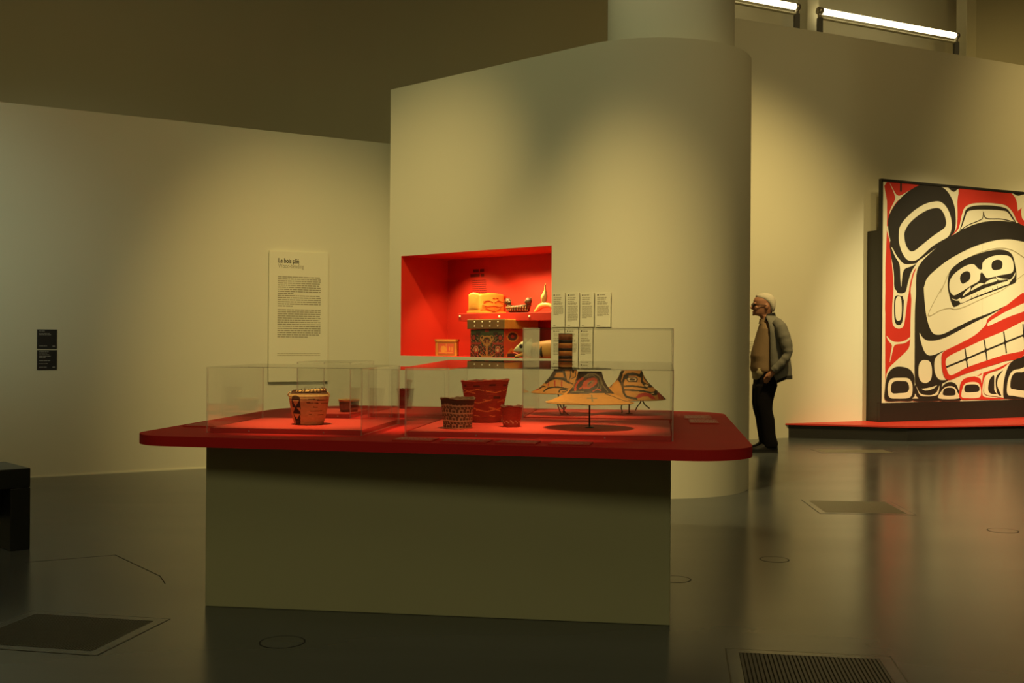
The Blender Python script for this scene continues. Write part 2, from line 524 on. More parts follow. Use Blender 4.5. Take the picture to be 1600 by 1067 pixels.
# niche lining
bm = bmesh.new()
t_ = .004
def quad(bm, a, b, c, d):
    return bm.faces.new([bm.verts.new(p) for p in (a, b, c, d)])
quad(bm, (n0, ND, NZ0), (n1_ + .35, ND, NZ0), (n1_ + .35, ND, NZ1), (n0, ND, NZ1))
quad(bm, (n0, 0, NZ0), (n0, ND, NZ0), (n0, ND, NZ1), (n0, 0, NZ1))
quad(bm, (n1_+.35, 0.02, NZ0), (n1_+.35, ND, NZ0), (n1_+.35, ND, NZ1), (n1_+.35, .02, NZ1))
quad(bm, (n1_, 0.0, NZ0), (n1_+.35, 0.02, NZ0), (n1_+.35, .02, NZ1), (n1_, .0, NZ1))
quad(bm, (n0, 0, NZ1), (n1_, 0, NZ1), (n1_+.35, ND, NZ1), (n0, ND, NZ1))
quad(bm, (n0, 0, NZ0), (n1_, 0, NZ0), (n1_+.35, ND, NZ0), (n0, ND, NZ0))
obj('niche_lining', bm, 'redniche', pod, label='recessed niche lined in bright red')
SH0, shz = pod_local(716, 490, .22); _, shb = pod_local(716, 502, .22)
mkbox('shelf', 'redniche', pod, SH0, n1_ + .33, .22, ND - .003, shb, shz, .004, label='red shelf inside the niche')
for px in (718.5, 780, 827):
    s_, z_ = pod_local(px, 494.5, .219)
    bm = bmesh.new(); sphere(bm, (s_, .219, z_), .011, .006, .011, 10, 6)
    obj('shelf_screw', bm, 'shell', pod, True)
# printed heading and text on the niche back
s_, z_ = pod_local(739, 420, ND - .004)
bm = bmesh.new()
for k, (a, zz) in enumerate(((739, 421), (735, 428.5))):
    s0, z0 = pod_local(a, zz, ND - .003); s1, _ = pod_local(759, zz, ND - .003)
    word_bars(bm, s0, s1, z0 - .028, .028, ND - .003)
for k in range(7):
    s0, z0 = pod_local(738, 439 + k * 3.1, ND - .003); s1, _ = pod_local(760, 440, ND - .003)
    word_bars(bm, s0, s1, z0, .005, ND - .003)
stuff(obj('printed_text', bm, 'inkred', pod))
# niche lamps (recessed under the soffit behind the lintel)
for k, s in enumerate((n0 + .42, n0 + .95, n0 + 1.25)):
    q = PL + PU * s - PN * .14; q.z = NZ1 - .03
    aim = PL + PU * (s + .05) - PN * .42; aim.z = NZ0 + .15
    spot('spot_niche', q, aim, (34, 30, 44)[k], (112, 112, 112)[k], .7, AMBER, .03)

# column standing on the pod
bm = bmesh.new()
lathe(bm, [(.535, POD_H + .001), (.535, 8.0)], 64)
o = obj('column', bm, 'column', None, True); o.location = (1.335, 9.28, 0); struct(o)

# posts and tube lights in the gap above the right wall
def gap_pt(px, py, back=.75):
    return atPlane(px, py, WR_P - WR_N * back, WR_N)
for px in (1263, 1510):
    g = gap_pt(px, 20, 1.05)
    bm = bmesh.new(); box(bm, -.105, .105, -.1, .1, 0, 8, .01)
    o = obj('post', bm, 'wall_far'); o.location = (g.x, g.y, 0); o.rotation_euler = (0, 0, WR_A); struct(o)
for (a, b_, lab) in (((1281, 17), (1494, 56), 'longer glowing tube light above right wall between two posts'),
                     ((1120, -13), (1245, 11), 'glowing tube light above right wall, left of the first post')):
    A, B = gap_pt(*a, .78), gap_pt(*b_, .78)
    t = thing('tube_light', lab, 'lamp', A, 0, 'tube lights above the right wall')
    d = B - A
    bm = bmesh.new(); tube(bm, [(0, 0, 0), d], .042, 14); obj('tube', bm, 'tube', t, True)
    dn = d.normalized()
    for q in (Vector((0, 0, 0)), d):
        bm = bmesh.new(); tube(bm, [q - dn * .03, q + dn * .03], .052, 14)
        tube(bm, [q, q + Vector((0, 0, -.1))], .03, 10); obj('end_cap', bm, 'steel', t, True)
        bm = bmesh.new(); box(bm, q.x - .035, q.x + .035, q.y - .035, q.y + .035, q.z - .75, q.z - .1)
        obj('bracket', bm, 'dark', t)
    bm = bmesh.new(); tube(bm, [Vector((0, 0, -.1)), d + Vector((0, 0, -.1))], .02, 8); obj('rail', bm, 'wall_far', t)

# ------------------------------------------------------------------ floor fittings
def grate(corner, yaw, w, d, n, lab, met='grate'):
    g = thing('floor_grate', lab, 'grate', (corner[0], corner[1], 0), yaw, 'metal ventilation grates set in the floor')
    f = .045
    bm = bmesh.new()
    for (x0, x1, y0, y1) in ((0, w, -f, 0), (0, w, -d, -d + f), (0, f, -d + f, -f), (w - f, w, -d + f, -f)):
        box(bm, x0, x1, y0, y1, .0004, .0014)
    obj('frame', bm, 'floor', g)
    bm = bmesh.new()
    e = .006 if met == 'grate' else .005
    for (x0, x1, y0, y1) in ((-e, w + e, 0, e), (-e, w + e, -d - e, -d), (-e, 0, -d, 0), (w, w + e, -d, 0)):
        box(bm, x0, x1, y0, y1, .0004, .0012)
    obj('rim', bm, 'grate', g)
    mkbox('pit_shade', 'pit_shade' if met == 'grate' else 'grate', g, f, w - f, -d + f, -f, .0003, .0007)  # flat dark sheet on the floor in place of shade below the slats
    me = None
    for k in range(n):
        x = f + (w - 2*f) * (k + .5) / n
        if me is None:
            bm = bmesh.new(); sw = (w - 2*f) / n * .33
            box(bm, -sw, sw, -d + f, -f, .0007, .0022)
            o = obj('slat', bm, met, g); me = o.data
        else:
            o = obj('slat', me, met, g)
        o.location = (x, 0, 0)
grate((-2.10, 4.785), R_(-11), .65, .55, 44, 'dark metal floor grate with fine slats, left of the table plinth')
grate((.849, 4.267), R_(-8.5), .615, .6, 34, 'dark metal floor grate cut by the bottom edge of the frame, right of the plinth')
grate((2.233, 8.35), R_(-4), .66, .66, 36, 'far metal floor grate between the rounded wall and the red platform', 'grate_sheen')
grate((3.40, 12.36), R_(2), .86, .42, 36, 'farthest floor grate in front of the red platform', 'grate_sheen')

def disc(px, py, r, lab):
    c = atZ(px, py, 0)
    t = thing('floor_cover', lab, 'floor cover', (c.x, c.y, 0), 0, 'round flush covers in the floor')
    bm = bmesh.new(); lathe(bm, [(0, .0006), (r, .0006)], 40); obj('lid', bm, 'floor', t)
    bm = bmesh.new(); lathe(bm, [(r, .0007), (r + .003, .0009), (r + .006, .0007)], 40); obj('ring', bm, 'joint', t)
disc(1210, 874, .075, 'round flush floor cover in front of the standing man')
disc(1567, 829, .09, 'round flush floor cover near the right edge of the floor')
disc(441, 1003, .085, 'round flush floor cover in front of the table plinth')
disc(1055, 905, .075, 'round flush floor cover beside the right side of the plinth')
k = 0
pts = [atZ(*p, 0) for p in ((40, 878.5), (180, 867), (250, 900), (258, 912))]
bm = bmesh.new()
for i in range(3):
    a, b_ = pts[i], pts[i+1]; d = (b_ - a).normalized(); n = Vector((-d.y, d.x, 0)) * .0025
    v = [bm.verts.new((p.x, p.y, .0008)) for p in (a - n, b_ - n, b_ + n, a + n)]
    bm.faces.new(v)
struct(obj('trim_1', bm, 'joint'))
# slim plinth line at foot of the left wall
bm = bmesh.new(); box(bm, 0, 10.4, -.008, 0, 0, .012)
o = obj('baseboard_left', bm, 'card'); o.location = WL_P + WL_D * -8.2; o.rotation_euler = (0, 0, WL_A); struct(o)

# ------------------------------------------------------------------ display table
TA = R_(-7.8)
T0 = Vector((-1.373, 4.894, 0))
TUv = Vector((math.cos(TA), math.sin(TA), 0)); TVv = Vector((-math.sin(TA), math.cos(TA), 0))
def TW(u, v, z=0): return T0 + TUv * u + TVv * v + Vector((0, 0, z))
TT = .78
tb = thing('display_table', 'wide red topped display table with rounded corners on a beige plinth', 'table', T0, TA)
def rounded(corners, rad, seg=10):
    n = len(corners); pts = []
    for i in range(n):
        p = Vector(corners[i]); a = (Vector(corners[i-1]) - p).normalized(); b_ = (Vector(corners[(i+1) % n]) - p).normalized()
        ang = a.angle(b_); r = rad[i]; t = r / math.tan(ang / 2)
        c = p + (a + b_).normalized() * (r / math.sin(ang / 2))
        s = p + a * t; e = p + b_ * t
        a0 = math.atan2(s.y - c.y, s.x - c.x); a1 = math.atan2(e.y - c.y, e.x - c.x)
        da = (a1 - a0 + PI) % (2*PI) - PI
        for k in range(seg + 1):
            q = a0 + da * k / seg
            pts.append((c.x + r * math.cos(q), c.y + r * math.sin(q)))
    return pts
bm = bmesh.new()
prism(bm, rounded([(-.30, -.19), (2.40, -.36), (2.40, 2.08), (-.30, 2.22)], [.22, .26, .25, .62], 14), TT - .044, TT)
top_edges = [e for e in bm.edges if abs(e.verts[0].co.z - e.verts[1].co.z) < 1e-6]
bmesh.ops.bevel(bm, geom=top_edges, offset=.004, segments=2, profile=.5, affect='EDGES')
obj('tabletop', bm, 'red', tb, label='red lacquered top with rounded corners')
mkbox('plinth', 'plinth', tb, 0, 2.07, .0, 1.80, 0, TT - .044, .004, label='plain beige block plinth')

# ------------------------------------------------------------------ acrylic cases
def case(lab, u0, u1, v0, v1, h, tilt=0.0):
    c = thing('display_case', lab, 'display case', TW(u0, v0, TT), TA, 'clear acrylic display cases on the red table')
    w, d, t = u1 - u0, v1 - v0, .007
    def pane(name, x0, x1, y0, y1, z0, z1, ax, shear=0):
        bm = bmesh.new(); fs = box(bm, x0, x1, y0, y1, z0, z1)
        for f in bm.faces:
            f.normal_update()
            f.material_index = 0 if (abs(f.normal[ax]) > .9 or name == 'top_pane') else 1
        if shear:
            for vtx in bm.verts:
                if vtx.co.z > z0 + (z1 - z0) * .5 or name == 'top_pane':
                    vtx.co.z += shear * vtx.co.y / d
        obj(name, bm, ['acrylic', 'acrylic_edge'], c)
    z0 = .0006
    pane('front_pane', 0, w, 0, t, z0, h, 1)
    pane('back_pane', 0, w, d - t, d, z0, h, 1, tilt)
    pane('side_pane', 0, t, t, d - t, z0, h, 0, tilt)
    pane('side_pane', w - t, w, t, d - t, z0, h, 0, tilt)
    pane('top_pane', 0, w, 0, d, h + .0004, h + .004, 2, tilt)
    bm = bmesh.new(); box(bm, t + .004, w - t - .004, t + .010, d - t - .004, .0006, .022, .001)
    obj('base_pad', bm, 'redpad', c)
    for k in (.27, .75):
        bm = bmesh.new(); sphere(bm, (w * k, t + .010, .009), .0035, .002, .0035, 8, 5)
        obj('screw', bm, 'steel', c, True)
    return c
PZ = TT + .022
case('clear case holding the tan basket with a triangle pattern', 0.0, .72, 0, .70, .294)
case('wide clear case over three red baskets and the front hat', .913, 2.08, 0, .985, .300, .017)
case('small clear case at the rear left over the low round basket', .07, .371, 1.02, 1.50, .300)
case('clear case at the rear middle over a dark tapered basket', .44, .87, 1.12, 1.80, .26)
case('tall clear case at the rear right over the ringed hat and beaked hat', 1.30, 2.09, 1.04, 1.80, .490)

# ------------------------------------------------------------------ baskets
def inpoly(x, y, poly):
    c = False; j = len(poly) - 1
    for i in range(len(poly)):
        xi, yi = poly[i]; xj, yj = poly[j]
        if (yi > y) != (yj > y) and x < (xj - xi) * (y - yi) / (yj - yi) + xi: c = not c
        j = i
    return c
def near(x, y, line, w):
    for i in range(len(line) - 1):
        ax, ay = line[i]; bx, by = line[i+1]
        dx, dy = bx - ax, by - ay; L = dx*dx + dy*dy
        t = 0 if L == 0 else max(0, min(1, ((x-ax)*dx + (y-ay)*dy) / L))
        if (ax + t*dx - x)**2 + (ay + t*dy - y)**2 < (w/2)**2: return True
    return False

def basket(lab, loc, prof, coils, mats, fn=None, rim=None, n=96, rim_mat=None, thick=.006, turn=0, jit=None):
    """prof: list of (r, z) outer profile from base to rim"""
    b_ = thing('woven_basket', lab, 'basket', loc, turn, 'woven baskets on the red table')
    H = prof[-1][1]
    def rad(z):
        for i in range(len(prof) - 1):
            (r0, z0), (r1, z1) = prof[i], prof[i+1]
            if z0 <= z <= z1:
                t = (z - z0) / max(1e-9, z1 - z0)
                return r0 + (r1 - r0) * t
        return prof[-1][0]
    out = [(0, 0.0)]
    steps = coils * 4
    for i in range(steps + 1):
        z = H * i / steps
        out.append((rad(z) + .0012 * abs(math.sin(PI * coils * i / steps)), z))
    nout = len(out)
    inn = []
    for i in range(12, -1, -1):
        z = H * i / 12
        inn.append((max(.004, rad(z) - thick), max(z, .006)))
    inn.append((0, .006))
    bm = bmesh.new()
    def f2(th, z, i):
        if i >= nout - 1: return len(mats) - 1
        return fn(th, z) if fn else 0
    lathe(bm, out + inn, n, f2, jit=(lambda th, i: (jit(th) * (out + inn)[i][1] / H)) if jit else None)
    obj('body', bm, mats, b_, True)
    bm = bmesh.new()
    R = prof[-1][0]
    pts = [(R * math.cos(2*PI*k/60), R * math.sin(2*PI*k/60), H + (jit(2*PI*k/60) if jit else 0) + .001 * math.sin(k * 2.1)) for k in range(61)]
    tube(bm, pts, [.0038 + .0012 * math.sin(k * 1.7) for k in range(61)], 6, False)
    obj('rim', bm, rim_mat or mats[0], b_, True)
    return b_, rad

FRONT = -PI/2
# tan basket with triangles: crop frame [430,590] x 11.43
sc_l = 5.12 / FPX
def tri_fn(rad_ref, cx_px, base_py, D, polys, lines, origin, scale, default=0, base_z=0, angle0=FRONT):
    def fn(th, z):
        a = (th - angle0 + PI) % (2*PI) - PI
        back = abs(a) > PI/2
        if back: a = (PI - abs(a)) * (1 if a > 0 else -1)
        x = rad_ref(z) * math.sin(a)
        px = cx_px + x * FPX / D
        py = base_py - (z - base_z) * FPX / D
        X = (px - origin[0]) * scale; Y = (py - origin[1]) * scale
        res = default
        for (mi, kind, pts, w) in polys:
            if kind == 'p':
                if inpoly(X, Y, pts): res = mi
            elif near(X, Y, pts, w): res = mi
        return res
    return fn
o1 = (430, 590)
k_ = 11.43
loc = TW(.376, .31, PZ)
prof_l = [(.066, 0), (.078, .04), (.087, .085), (.0925, .118), (.092, .134), (.086, .147), (.078, .154)]
rr_ = lambda z: next((prof_l[i][0] + (prof_l[i+1][0] - prof_l[i][0]) * (z - prof_l[i][1]) / (prof_l[i+1][1] - prof_l[i][1]) for i in range(len(prof_l)-1) if prof_l[i][1] <= z <= prof_l[i+1][1]), prof_l[-1][0])
pol = [(1, 'p', [(235, 385), (412, 385), (408, 620), (395, 835), (315, 835), (262, 640)], 0),
       (2, 'p', [(250, 330), (330, 310), (400, 345), (405, 385), (238, 385)], 0),
       (0, 'p', [(245, 392), (395, 392), (320, 510)], 0),
       (0, 'p', [(235, 535), (305, 535), (262, 620)], 0), (0, 'p', [(340, 535), (405, 535), (402, 600)], 0),
       (0, 'p', [(268, 645), (400, 645), (335, 735)], 0), (2, 'p', [(300, 770), (390, 770), (345, 825)], 0)]
for (x0, x1, y) in ((560, 660, 380), (700, 840, 400), (640, 720, 385), (520, 640, 440), (660, 720, 450), (760, 835, 455), (580, 760, 590), (640, 700, 520), (560, 600, 650), (700, 780, 660)):
    pol.append((2, 's', [(x0, y), (x1, y + 4)], 13))
fn = tri_fn(rr_, 474, 664, 5.12, pol, [], o1, k_)
b_, rd = basket('tan round basket with a dark triangle column and lashed rim', loc, prof_l, 13, ['btan', 'bnavy', 'bbrown', 'bbrown'], lambda th, z: 2 if z > .1465 else fn(th, z), n=180, rim_mat='bbrown')
bm = bmesh.new()          # lashed inner lid rim, tilted up at the right
lathe(bm, [(.066, .150), (.078, .153), (.080, .158), (.074, .162), (.0, .161)], 60, jit=lambda th, i: .006 * math.cos(th) if i > 1 else 0)
obj('lid', bm, 'btan', b_, True)
bm = bmesh.new()
random.seed(3)
for q in range(26):
    th = 2*PI*q/26 + random.uniform(-.05, .05)
    r0 = .077; z0 = .155 + .005 * math.cos(th)
    tube(bm, [(r0*math.cos(th), r0*math.sin(th), z0), ((r0+.004)*math.cos(th+.06), (r0+.004)*math.sin(th+.06), z0 + .006), ((r0-.006)*math.cos(th+.1), (r0-.006)*math.sin(th+.1), z0 + random.uniform(.008, .014))], .0022, 5)
stuff(obj('lashing', bm, 'bbrown', b_, True))
for sx in (-1, 1):
    bm = bmesh.new()
    pts = [(sx * (.086 + .012 * math.sin(t)), -.01, .126 + .028 * t / PI) for t in [PI * j / 10 for j in range(11)]]
    tube(bm, pts, .003, 6); obj('handle_loop', bm, 'btan', b_, True)

# low round basket, rear left
basket('low round brown basket in the small rear left case', TW(.300, 1.235, PZ), [(.047, 0), (.052, .03), (.0555, .066)], 8, ['bdark', 'btan', 'bbrown'],
       lambda th, z: 1 if z > .058 else 0, rim_mat='btan')
# dark tapered basket, rear middle
basket('dark wine tapered basket behind the left and middle cases', TW(.535, 1.60, PZ), [(.037, 0), (.043, .05), (.0495, .113)], 12, ['bwine', 'bdark', 'bbrown'],
       lambda th, z: 1 if .05 < z < .07 else 0)
# medium key-pattern basket
def key_fn(th, z):
    a = (th * 26 / PI) % 4
    if z > .112: return 2
    b1 = (z % .034) / .034
    if b1 < .16: return 1
    if .5 < b1 < .64 and a < 2.6: return 1
    if a % 2 < .45 and .16 <= b1 < .6: return 1
    if .2 < (th * 13 / PI + z * 30) % 1 < .42 and b1 > .7: return 1
    return 0
basket('grey brown woven basket with pale key pattern, left of the tall red basket', TW(1.105, .235, PZ), [(.063, 0), (.069, .06), (.0775, .136)], 16,
       ['bdark', 'bpale', 'bbrown', 'bbrown'], key_fn, n=150, jit=lambda th: .003 * math.sin(2*th) + .002 * math.sin(5*th))
# tall red basket with wavy rust lines
def wave_fn(th, z):
    def saw(t, n): return abs(((t * n / PI) % 2) - 1)
    for (zc, amp, fr, w, g, gf) in ((.160, .010, 7.0, .0052, -.2, 3), (.150, .010, 7.0, .0052, -.4, 5), (.112, .006, 9, .005, .1, 6), (.103, .010, 7, .0055, -.5, 4),
                                    (.070, .012, 6.5, .0058, -.3, 5), (.060, .010, 6.5, .0055, -.6, 3), (.035, .006, 8, .004, .3, 7)):
        zz_ = zc + amp * (saw(th + zc * 40, fr) - .5)
        if abs(z - zz_) < w / 2 and math.sin(th * gf + zc * 90) > g: return 1
    if .116 < z < .128 and math.sin(th * 5) > .55: return 2
    if .176 < z < .186 and math.sin(th * 9) > .3: return 3
    return 0
basket('tallest dark red basket with wavy rust lines', TW(1.165, .645, PZ), [(.078, 0), (.090, .06), (.104, .13), (.117, .204)], 22,
       ['bred', 'bredl', 'bbrown', 'bwine'], wave_fn, n=170, jit=lambda th: .005 * math.cos(th + .5) + .002 * math.sin(4*th))
# small red basket
basket('smallest red basket with ragged rim, beside the front hat', TW(1.335, .375, PZ), [(.038, 0), (.043, .045), (.0495, .095)], 12,
       ['bred', 'bpale', 'bbrown', 'bbrown'], lambda th, z: 1 if (.018 < z < .032 and math.sin(th * 12 + z * 300) > .35) else 0,
       jit=lambda th: .003 * math.sin(3*th) + .002 * math.cos(7*th), rim_mat='bwine')

# ------------------------------------------------------------------ hats
def hat(lab, cx, D, floor_px, brim_py, prof_px, design, origin, scale, rings=None, mats=None, n=260, turn_mirror=True, ties=()):
    """prof_px: (half width px, y px) from brim to crown; all turned into metres at depth D"""
    base = atZ(cx, 600, PZ) if False else None
    c = atY(cx, brim_py, D)
    k = D / FPX
    h = thing('painted_hat', lab, 'hat', c, 0, 'painted woven hats in the display cases')
    prof = [(w * k, (brim_py - y) * k) for (w, y) in prof_px]
    # refine the profile
    fine = []
    for i in range(len(prof) - 1):
        m_ = max(2, int(abs(prof[i+1][1] - prof[i][1]) / .0022) + 1)
        m_ = max(m_, int(abs(prof[i+1][0] - prof[i][0]) / .0026) + 1)
        for j in range(m_):
            t = j / m_
            fine.append((prof[i][0] + (prof[i+1][0] - prof[i][0]) * t, prof[i][1] + (prof[i+1][1] - prof[i][1]) * t))
    fine.append(prof[-1])
    zs = [q for q in fine]
    def fn(th, z, i):
        if i >= len(fine) - 1: return 0
        r = (fine[i][0] + fine[i+1][0]) / 2
        a = (th - FRONT + PI) % (2*PI) - PI
        if abs(a) > PI/2: a = (PI - abs(a)) * (1 if a > 0 else -1)
        X = (cx + r * math.sin(a) / k - origin[0]) * scale
        Y = (brim_py - z / k + r * math.cos(a) / k * (CAM_H - c.z - z) / D - origin[1]) * scale
        res = 0
        for (mi, kind, pts, w) in design:
            if kind == 'p':
                if inpoly(X, Y, pts): res = mi
            elif near(X, Y, pts, w): res = mi
        return res
    inner = [(max(.002, r - .004), z - .003) for (r, z) in reversed(fine[::4])]
    bm = bmesh.new()
    lathe(bm, fine + [(0, fine[-1][1])], n, fn)
    lathe(bm, [(0, fine[-1][1] - .004)] + inner, n // 4)
    obj('brim', bm, mats, h, True, label='woven cone painted in formline figures')
    return h, c, k, prof
HM = ['straw', 'hatdark', 'hatred', 'hatblack', 'hatgrey', 'crimson', 'bpale']
oh, kh = (850, 570), 8.0
P_, S_ = 'p', 's'
des_front = [
 (1, P_, [(415, 85), (722, 85), (765, 200), (860, 340), (870, 358), (600, 352), (500, 362), (280, 362), (375, 250), (405, 150)], 0),
 (3, P_, [(415, 85), (560, 85), (520, 130), (470, 160), (420, 170)], 0),
 (4, S_, [(480, 160), (540, 115), (620, 110), (680, 150), (705, 220), (690, 300)], 16),
 (4, S_, [(520, 145), (600, 130), (660, 180), (670, 260), (620, 320)], 8),
 (2, P_, [(455, 275), (480, 215), (540, 172), (610, 158), (652, 178), (650, 225), (600, 272), (540, 300), (480, 305)], 0),
 (4, P_, [(515, 258), (548, 212), (600, 186), (622, 205), (585, 252), (535, 275)], 0),
 (2, S_, [(520, 262), (575, 240), (605, 200)], 9), (1, S_, [(540, 245), (570, 220)], 10),
 (2, S_, [(378, 318), (392, 260), (425, 205), (470, 170)], 26), (1, S_, [(395, 290), (415, 240), (445, 205)], 9),
 (2, S_, [(430, 300), (452, 285)], 16), (4, S_, [(355, 300), (372, 250), (400, 200)], 9),
 (4, S_, [(700, 160), (720, 250), (780, 330)], 14), (4, S_, [(330, 340), (400, 330), (480, 335)], 10),
 (2, S_, [(590, 330), (650, 300), (690, 320)], 12),
 (4, S_, [(512, 418), (628, 418)], 16), (4, S_, [(570, 378), (570, 455)], 16),
 (1, S_, [(745, 362), (850, 395), (960, 440), (1090, 470)], 8), (3, S_, [(60, 468), (300, 478), (520, 500)], 5)]
h, c, k, pf = hat('wide brimmed straw hat with painted crown, alone at the front', 921.5, 5.04, 673, 628, [(69.5, 628.3), (61, 625.6), (50, 621), (41, 616.2), (34, 610.5), (27.5, 603), (22.3, 594), (18.5, 581.5)], des_front, oh, kh, mats=HM)
bm = bmesh.new(); lathe(bm, [(18.3*k, (628-581.8)*k), (19.0*k, (628-581)*k), (18.2*k, (628-580.4)*k), (0, (628-580.8)*k)], 48); obj('crown_cap', bm, 'hatblack', h, True)
HATS = [(921.5, 5.04, 628, 590)]
des_tall = [
 (1, P_, [(120, 40), (238, 40), (250, 160), (275, 195), (200, 190), (110, 175), (40, 205), (0, 230), (60, 150), (110, 90)], 0),
 (0, P_, [(150, 100), (225, 95), (240, 155), (120, 160)], 0),
 (3, S_, [(20, 225), (70, 190), (130, 168), (210, 172), (300, 222)], 27),
 (5, S_, [(52, 225), (45, 262)], 13), (5, S_, [(125, 200), (124, 272)], 15), (5, S_, [(208, 200), (206, 274)], 15),
 (3, S_, [(-10, 330), (40, 295), (100, 280), (180, 280), (280, 300)], 18),
 (3, S_, [(170, 340), (180, 315), (220, 305), (270, 318), (280, 345)], 17), (3, S_, [(215, 338), (250, 338)], 15),
 (3, S_, [(242, 55), (255, 130), (272, 200)], 15), (1, S_, [(322, 60), (322, 140), (300, 190)], 15),
 (3, S_, [(355, 68), (355, 86)], 32), (1, S_, [(390, 90), (380, 150), (330, 175)], 12), (3, S_, [(300, 220), (380, 250)], 15),
 (3, S_, [(-60, 300), (-20, 270), (10, 275)], 15), (5, S_, [(-100, 315), (-70, 305)], 12)]
h, c, k, pf = hat('tall hat with a stack of striped rings, behind the front hat', 883, 6.0, 650, 613, [(54, 613), (48, 610), (40.5, 605.8), (32, 597.5), (24.3, 588.8), (17.3, 577.5)], des_tall, oh, kh, mats=HM)
zb = (613 - 577.2) * k
bm = bmesh.new(); lathe(bm, [(0, zb), (18*k, zb - .002), (18.6*k, zb + .002), (12*k, zb + .005), (0, zb + .005)], 40); obj('crown_cap', bm, 'hatblack', h, True)
ringz = [(576, 574.7, 2), (574.7, 571.8, 1), (571.8, 569, 2), (569, 565.6, 1), (565.6, 560.6, 2), (560.6, 555.7, 1), (555.7, 548.1, 0), (548.1, 543.7, 1), (543.7, 536, 0), (536, 531.1, 1), (531.1, 522.2, 2), (522.2, 520.8, 1)]
for (a, b2, mi) in ringz:
    z0, z1 = (613 - a) * k, (613 - b2) * k
    r = 11.0 * k
    bm = bmesh.new(); lathe(bm, [(0, z0), (r * .985, z0), (r, z0 + .0012), (r, z1 - .0012), (r*.985, z1), (0, z1)], 40)
    obj('ring', bm, ['straw', 'hatblack', 'hatbrown'][mi], h, True)
HATS.append((883, 6.0, 613, 0))
des_bird = [
 (3, S_, [(985, 65), (955, 130), (935, 185)], 35), (6, S_, [(1000, 80), (975, 120)], 10),
 (1, S_, [(930, 170), (870, 215), (825, 280)], 11),
 (3, S_, [(928, 180), (958, 260), (965, 350), (985, 395), (1040, 412), (1110, 425)], 28),
 (3, P_, [(958, 200), (985, 130), (1030, 100), (1100, 95), (1180, 115), (1205, 70), (1235, 85), (1228, 150), (1215, 200), (1260, 235), (1340, 250), (1360, 275), (1300, 285), (1230, 270), (1190, 220), (1195, 165), (1130, 135), (1040, 140), (990, 190), (965, 270)], 0),
 (3, S_, [(962, 268), (1080, 266), (1180, 275), (1260, 288)], 21),
 (3, P_, [(1005, 175), (1030, 148), (1130, 150), (1155, 175), (1140, 212), (1030, 215)], 0),
 (6, P_, [(1022, 178), (1040, 160), (1122, 162), (1138, 178), (1125, 200), (1040, 204)], 0),
 (3, P_, [(1045, 182), (1060, 168), (1110, 170), (1122, 184), (1105, 196), (1055, 196)], 0),
 (6, P_, [(1225, 250), (1260, 240), (1290, 262), (1250, 275)], 0),
 (3, S_, [(1245, 165), (1275, 200), (1320, 245)], 20),
 (3, S_, [(980, 315), (1080, 318), (1200, 325), (1290, 345), (1340, 352), (1395, 318)], 22),
 (3, P_, [(1290, 345), (1330, 335), (1395, 310), (1410, 330), (1380, 375), (1320, 378)], 0),
 (6, P_, [(1302, 352), (1350, 345), (1345, 365), (1315, 366)], 0),
 (5, P_, [(1098, 405), (1150, 360), (1220, 345), (1290, 358), (1335, 395), (1355, 428), (1300, 428), (1260, 395), (1190, 392), (1135, 420)], 0),
 (5, P_, [(1392, 425), (1392, 350), (1420, 345), (1470, 380), (1460, 428)], 0), (0, S_, [(1425, 360), (1425, 425)], 9),
 (3, P_, [(1470, 375), (1530, 425), (1475, 428)], 0)]
h, c, k, pf = hat('painted hat with a bird face and red lips, right of the front hat', 986.5, 6.05, 647, 622, [(54, 622.8), (47.5, 617), (39, 609), (32, 602.5), (25.5, 596.5), (20.5, 589), (16.3, 579)], des_bird, oh, kh, mats=HM)
bm = bmesh.new(); lathe(bm, [(0, (622-579.5)*k), (15.5*k, (622-579.2)*k), (16.2*k, (622-578.6)*k), (0, (622-578.6)*k)], 40); obj('crown_cap', bm, 'straw', h, True)
HATS.append((986.5, 6.05, 622, 0))
# leather ties hanging from the two rear hats
def tie(parent_hat, c, k, cx, brim, lines):
    for ln in lines:
        pts = [((px - cx) * k, dy, (brim - py) * k) for (px, py, dy) in ln]
        bm = bmesh.new(); tube(bm, [Vector(p) for p in spline(pts, False, 4)], .0036, 6)
        obj('tie', bm, 'leather', parent_hat, True)
hats = [o for o in bpy.data.objects if o.name.startswith('painted_hat')]
hats.sort(key=lambda o: o.name)
tie(hats[1], None, 6.0/FPX, 883, 613, [[(871, 613, -.05), (872, 620, -.06), (870.5, 628, -.06), (873, 638, -.05), (877, 646, -.05), (881, 648.2, -.05)],
                                       [(873, 628, -.05), (878, 637, -.06), (884, 634, -.06), (881, 641, -.06), (888, 647, -.07)]])
tie(hats[2], None, 6.05/FPX, 986.5, 622, [[(1001, 622, -.03), (999, 628, -.05), (994, 634, -.06), (991, 640, -.07)],
                                         [(1002, 622, -.03), (1005, 630, -.05), (1009, 634, -.06), (1013, 637, -.06)],
                                         [(970, 624, -.06), (970, 632, -.06), (969, 636, -.06), (970.5, 641, -.06), (970, 644.5, -.06)]])
